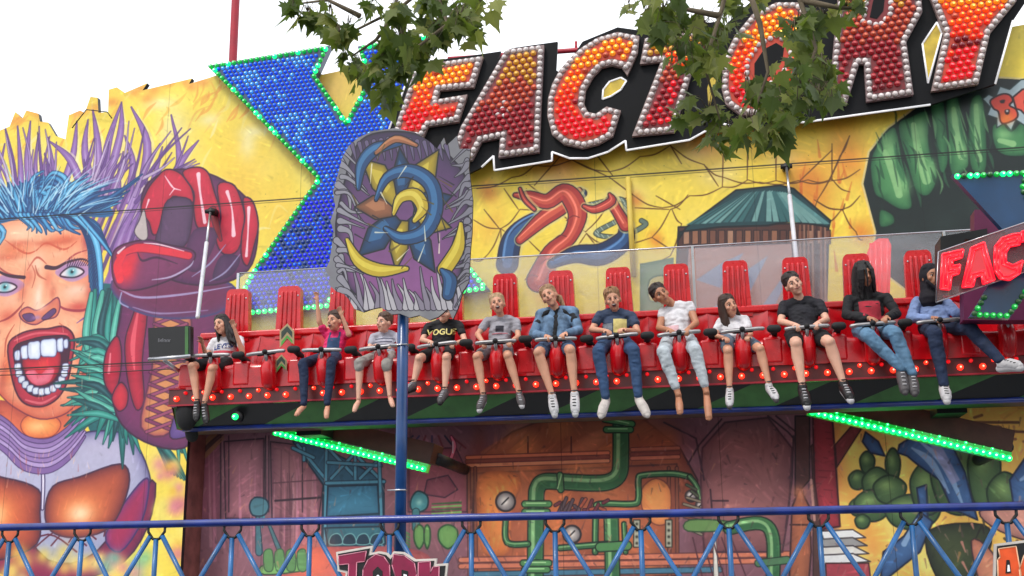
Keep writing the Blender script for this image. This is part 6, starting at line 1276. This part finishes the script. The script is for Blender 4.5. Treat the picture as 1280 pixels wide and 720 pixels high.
# ================================================================== plane tree hanging over the top of the picture
tree = thing('plane_tree', (3.6, -2.2, 0), 'plane tree with lobed green leaves hanging over the big lettering', 'tree')
bt = MB(); bt.tube([(3.6, -2.2, -.1), (3.5, -2.1, 2.5), (3.3, -1.8, 5.2), (3.0, -.6, 7.4)], [.42, .34, .28, .2], seg=18); bt.build('trunk', M['bark'], tree)
lob = [(0, 0), (.10, .06), (.30, -.02), (.26, .12), (.50, .22), (.34, .32), (.40, .52), (.22, .46), (.14, .62), (.08, .72), (0, 1.0)]
leafpoly = lob+[(-x, y) for x, y in lob[-2:0:-1]]
def add_leaf(mb, p, sc, rt, mi):
    vs = [rt @ Vector((x*sc, .10*sc*abs(x)*3*(.6)-.06*sc*y*y, -y*sc)) + p for x, y in leafpoly]
    c = rt @ Vector((0, -.01*sc, -.3*sc))+p; n = len(vs)
    mb.add(vs+[c], [(i, (i+1) % n, n) for i in range(n)], mi, False)
br = MB(); lf = MB(); tr_ = random.Random(21)
def limb(pts, r0, r1): br.tube(pts, [r0+(r1-r0)*i/(len(pts)-1) for i in range(len(pts))], seg=8)
def leafcloud(P, rad, n, sc=(.09, .15), flat=1.0):
    for i in range(n):
        d = Vector((tr_.gauss(0, 1), tr_.gauss(0, 1), tr_.gauss(0, 1)))*rad*.5; p = P+d
        rt = Matrix.Rotation(tr_.uniform(-1.5, 1.5), 3, 'Z') @ Matrix.Rotation(tr_.uniform(-.9, .9), 3, 'Y') @ Matrix.Rotation(tr_.uniform(-.9, .6), 3, 'X')
        add_leaf(lf, p, tr_.uniform(*sc), rt, tr_.choice((0, 0, 1, 1, 2)))
        br.tube([p, p+(P-p)*.5+Vector((0, 0, .05)), P], [.0018, .002, .003], seg=4)
T5 = lambda x, y, Y: un(x, y, Y)
# left spray
for pts in [[(640, -120), (560, -40), (500, 10), (440, 40), (400, 20)], [(500, 10), (470, 50), (440, 70)], [(540, -20), (560, 30), (520, 60), (490, 100)], [(450, 20), (410, 0), (370, 5)]]:
    limb([T5(x, y, 5.8) for x, y in pts], .016, .004)
for x, y, r, n in [(368, 6, .06, 4), (384, 14, .08, 6), (402, 26, .07, 4), (412, 14, .06, 4), (424, 40, .06, 4), (436, 30, .05, 3), (432, 60, .05, 4), (444, 78, .07, 6), (462, 92, .08, 7), (482, 104, .09, 9), (500, 84, .1, 12), (476, 72, .07, 7), (520, 60, .12, 14), (500, 48, .09, 9), (548, 40, .12, 16), (575, 20, .12, 14), (592, 30, .06, 4), (496, 10, .08, 7), (530, 8, .1, 10), (466, 2, .06, 4), (560, -8, .14, 12), (600, 2, .07, 5), (486, 122, .05, 3)]:
    leafcloud(T5(x, y, 5.8+tr_.uniform(-.25, .25)), r*.8, int(n*1.3+.5), sc=(.09, .17))
# right mass
for pts in [[(900, -160), (920, -60), (900, 20), (880, 80), (900, 150)], [(900, 20), (850, 10), (810, 10)], [(960, -120), (1000, 0), (1020, 60), (1000, 120)], [(920, -60), (950, 30), (960, 90), (940, 150)], [(1000, 0), (1050, 10), (1080, 10)]]:
    limb([T5(x, y, 6.0) for x, y in pts], .02, .004)
for x, y, r, n in [(786, 4, .07, 5), (806, 8, .1, 9), (830, 10, .14, 18), (826, 34, .1, 9), (850, 24, .14, 16), (860, 50, .12, 12), (880, 30, .16, 20), (905, 8, .2, 22), (880, 70, .13, 13), (896, 54, .1, 9), (848, 64, .08, 6), (890, 96, .09, 7), (930, -4, .2, 16), (996, 30, .12, 14), (1016, 50, .14, 20), (1030, 80, .12, 16), (1010, 90, .14, 18), (1030, 20, .12, 12), (1056, 10, .13, 11), (1076, 0, .08, 5), (1000, 110, .12, 14), (972, 106, .12, 14), (1024, 118, .12, 15), (1040, 126, .06, 4), (980, 130, .11, 10), (950, 120, .1, 8), (934, 100, .07, 5), (860, 128, .09, 8), (886, 140, .12, 13), (908, 160, .12, 13), (880, 158, .08, 6), (935, 152, .12, 12), (960, 150, .11, 11), (980, 160, .09, 7), (905, 178, .07, 5), (960, 172, .07, 5), (846, 146, .06, 4), (1010, 140, .06, 4)]:
    leafcloud(T5(x, y, 6.0+tr_.uniform(-.35, .35)), r*.9, int(n*.8+.5), sc=(.09, .17))
# the rest of the crown, above the view
for k in range(9):
    a = tr_.uniform(-.4, 3.4); e = Vector((3.0+4.6*cos(a), 1.6+4.2*abs(sin(a))*.9, tr_.uniform(7.2, 9.6))); m_ = Vector((3.0, -.6, 7.4)).lerp(e, .5)+Vector((0, 0, .5)); limb([(3.0, -.6, 7.3), m_, e], .1, .02)
for px in [(640, -120, 5.8), (900, -160, 6.0), (960, -120, 6.0)]:
    e = T5(*px); limb([(3.0, -.6, 7.3), Vector((3.0, -.6, 7.4)).lerp(e, .5)+Vector((0, 0, .7)), e], .1, .02)
cnt = 0
while cnt < 5200:
    p = Vector((tr_.uniform(-2.5, 8.5), tr_.uniform(-3.5, 6.5), tr_.uniform(5.4, 10)))
    if noise.noise(p*.55+Vector((4, 2, 9))) < -.06: continue
    d = p-CAM; w = d.dot(_f)
    if w > .3:
        sx_, sy_ = 640+FPX*d.dot(_r)/w, 360-FPX*d.dot(_u)/w
        if -120 < sx_ < 1400 and sy_ > -70: continue
    rt = Matrix.Rotation(tr_.uniform(-3, 3), 3, 'Z') @ Matrix.Rotation(tr_.uniform(-1, 1), 3, 'Y') @ Matrix.Rotation(tr_.uniform(-1, 1), 3, 'X'); add_leaf(lf, p, tr_.uniform(.14, .22), rt, cnt % 3); cnt += 1
br.build('branch', M['bark'], tree)
def leafm(n, c):
    m = mat(n, c, rough=.5, vary=.3, nscale=5, spec=.35); nt = m.node_tree; bs = nt.nodes['Principled BSDF']; out = nt.nodes['Material Output']
    tl = nt.nodes.new('ShaderNodeBsdfTranslucent'); tl.inputs[0].default_value = (c[0]*1.3, c[1]*1.5, c[2]*.7, 1); mx = nt.nodes.new('ShaderNodeMixShader'); mx.inputs[0].default_value = .45
    nt.links.new(bs.outputs[0], mx.inputs[1]); nt.links.new(tl.outputs[0], mx.inputs[2]); nt.links.new(mx.outputs[0], out.inputs[0]); return m
fo = lf.build('foliage', [leafm('leaf_dark', rgb(82, 98, 50)), leafm('leaf_mid', rgb(110, 122, 62)), leafm('leaf_light', rgb(142, 146, 84))], tree)
# ================================================================== light, sky, camera
W = bpy.data.worlds.new('World'); S.world = W; W.use_nodes = True; nt = W.node_tree; bg = nt.nodes['Background']
EL, AZ = radians(52), radians(-150)
sky = nt.nodes.new('ShaderNodeTexSky'); sky.sky_type = 'NISHITA'; sky.sun_disc = False; sky.sun_elevation = EL; sky.sun_rotation = AZ; sky.dust_density = 3; sky.air_density = 1.2
tc = nt.nodes.new('ShaderNodeTexCoord'); nz = nt.nodes.new('ShaderNodeTexNoise'); nz.inputs['Scale'].default_value = 1.6; nz.inputs['Detail'].default_value = 5
nt.links.new(tc.outputs['Generated'], nz.inputs['Vector']); mr = nt.nodes.new('ShaderNodeMapRange'); mr.inputs[1].default_value = .3; mr.inputs[2].default_value = .7; mr.inputs[3].default_value = .72; mr.inputs[4].default_value = .98
nt.links.new(nz.outputs['Fac'], mr.inputs[0]); mx = nt.nodes.new('ShaderNodeMix'); mx.data_type = 'RGBA'; nt.links.new(mr.outputs[0], mx.inputs[0]); nt.links.new(sky.outputs[0], mx.inputs[6]); mx.inputs[7].default_value = (11.5, 11.8, 12.4, 1)
nt.links.new(mx.outputs[2], bg.inputs['Color']); bg.inputs['Strength'].default_value = SKYS
sl = bpy.data.lights.new('sun', 'SUN'); sl.energy = 1.3; sl.angle = radians(12); sl.color = (1, .95, .87); so = bpy.data.objects.new('sun', sl); COL.objects.link(so)
sd = Vector((sin(AZ)*cos(EL), cos(AZ)*cos(EL), sin(EL))); so.rotation_euler = sd.to_track_quat('Z', 'Y').to_euler(); so.location = (0, 0, 20)
cd = bpy.data.cameras.new('camera'); co = bpy.data.objects.new('camera', cd); COL.objects.link(co); co.location = CAM; co.rotation_euler = Matrix((_r, _u, -_f)).transposed().to_euler(); cd.sensor_width = 36; cd.lens = FPX/1280*36; cd.clip_end = 2000; cd.clip_start = .05; S.camera = co
S.view_settings.view_transform = 'Standard'; S.view_settings.look = 'None'; S.view_settings.exposure = EXPO; S.view_settings.gamma = 1
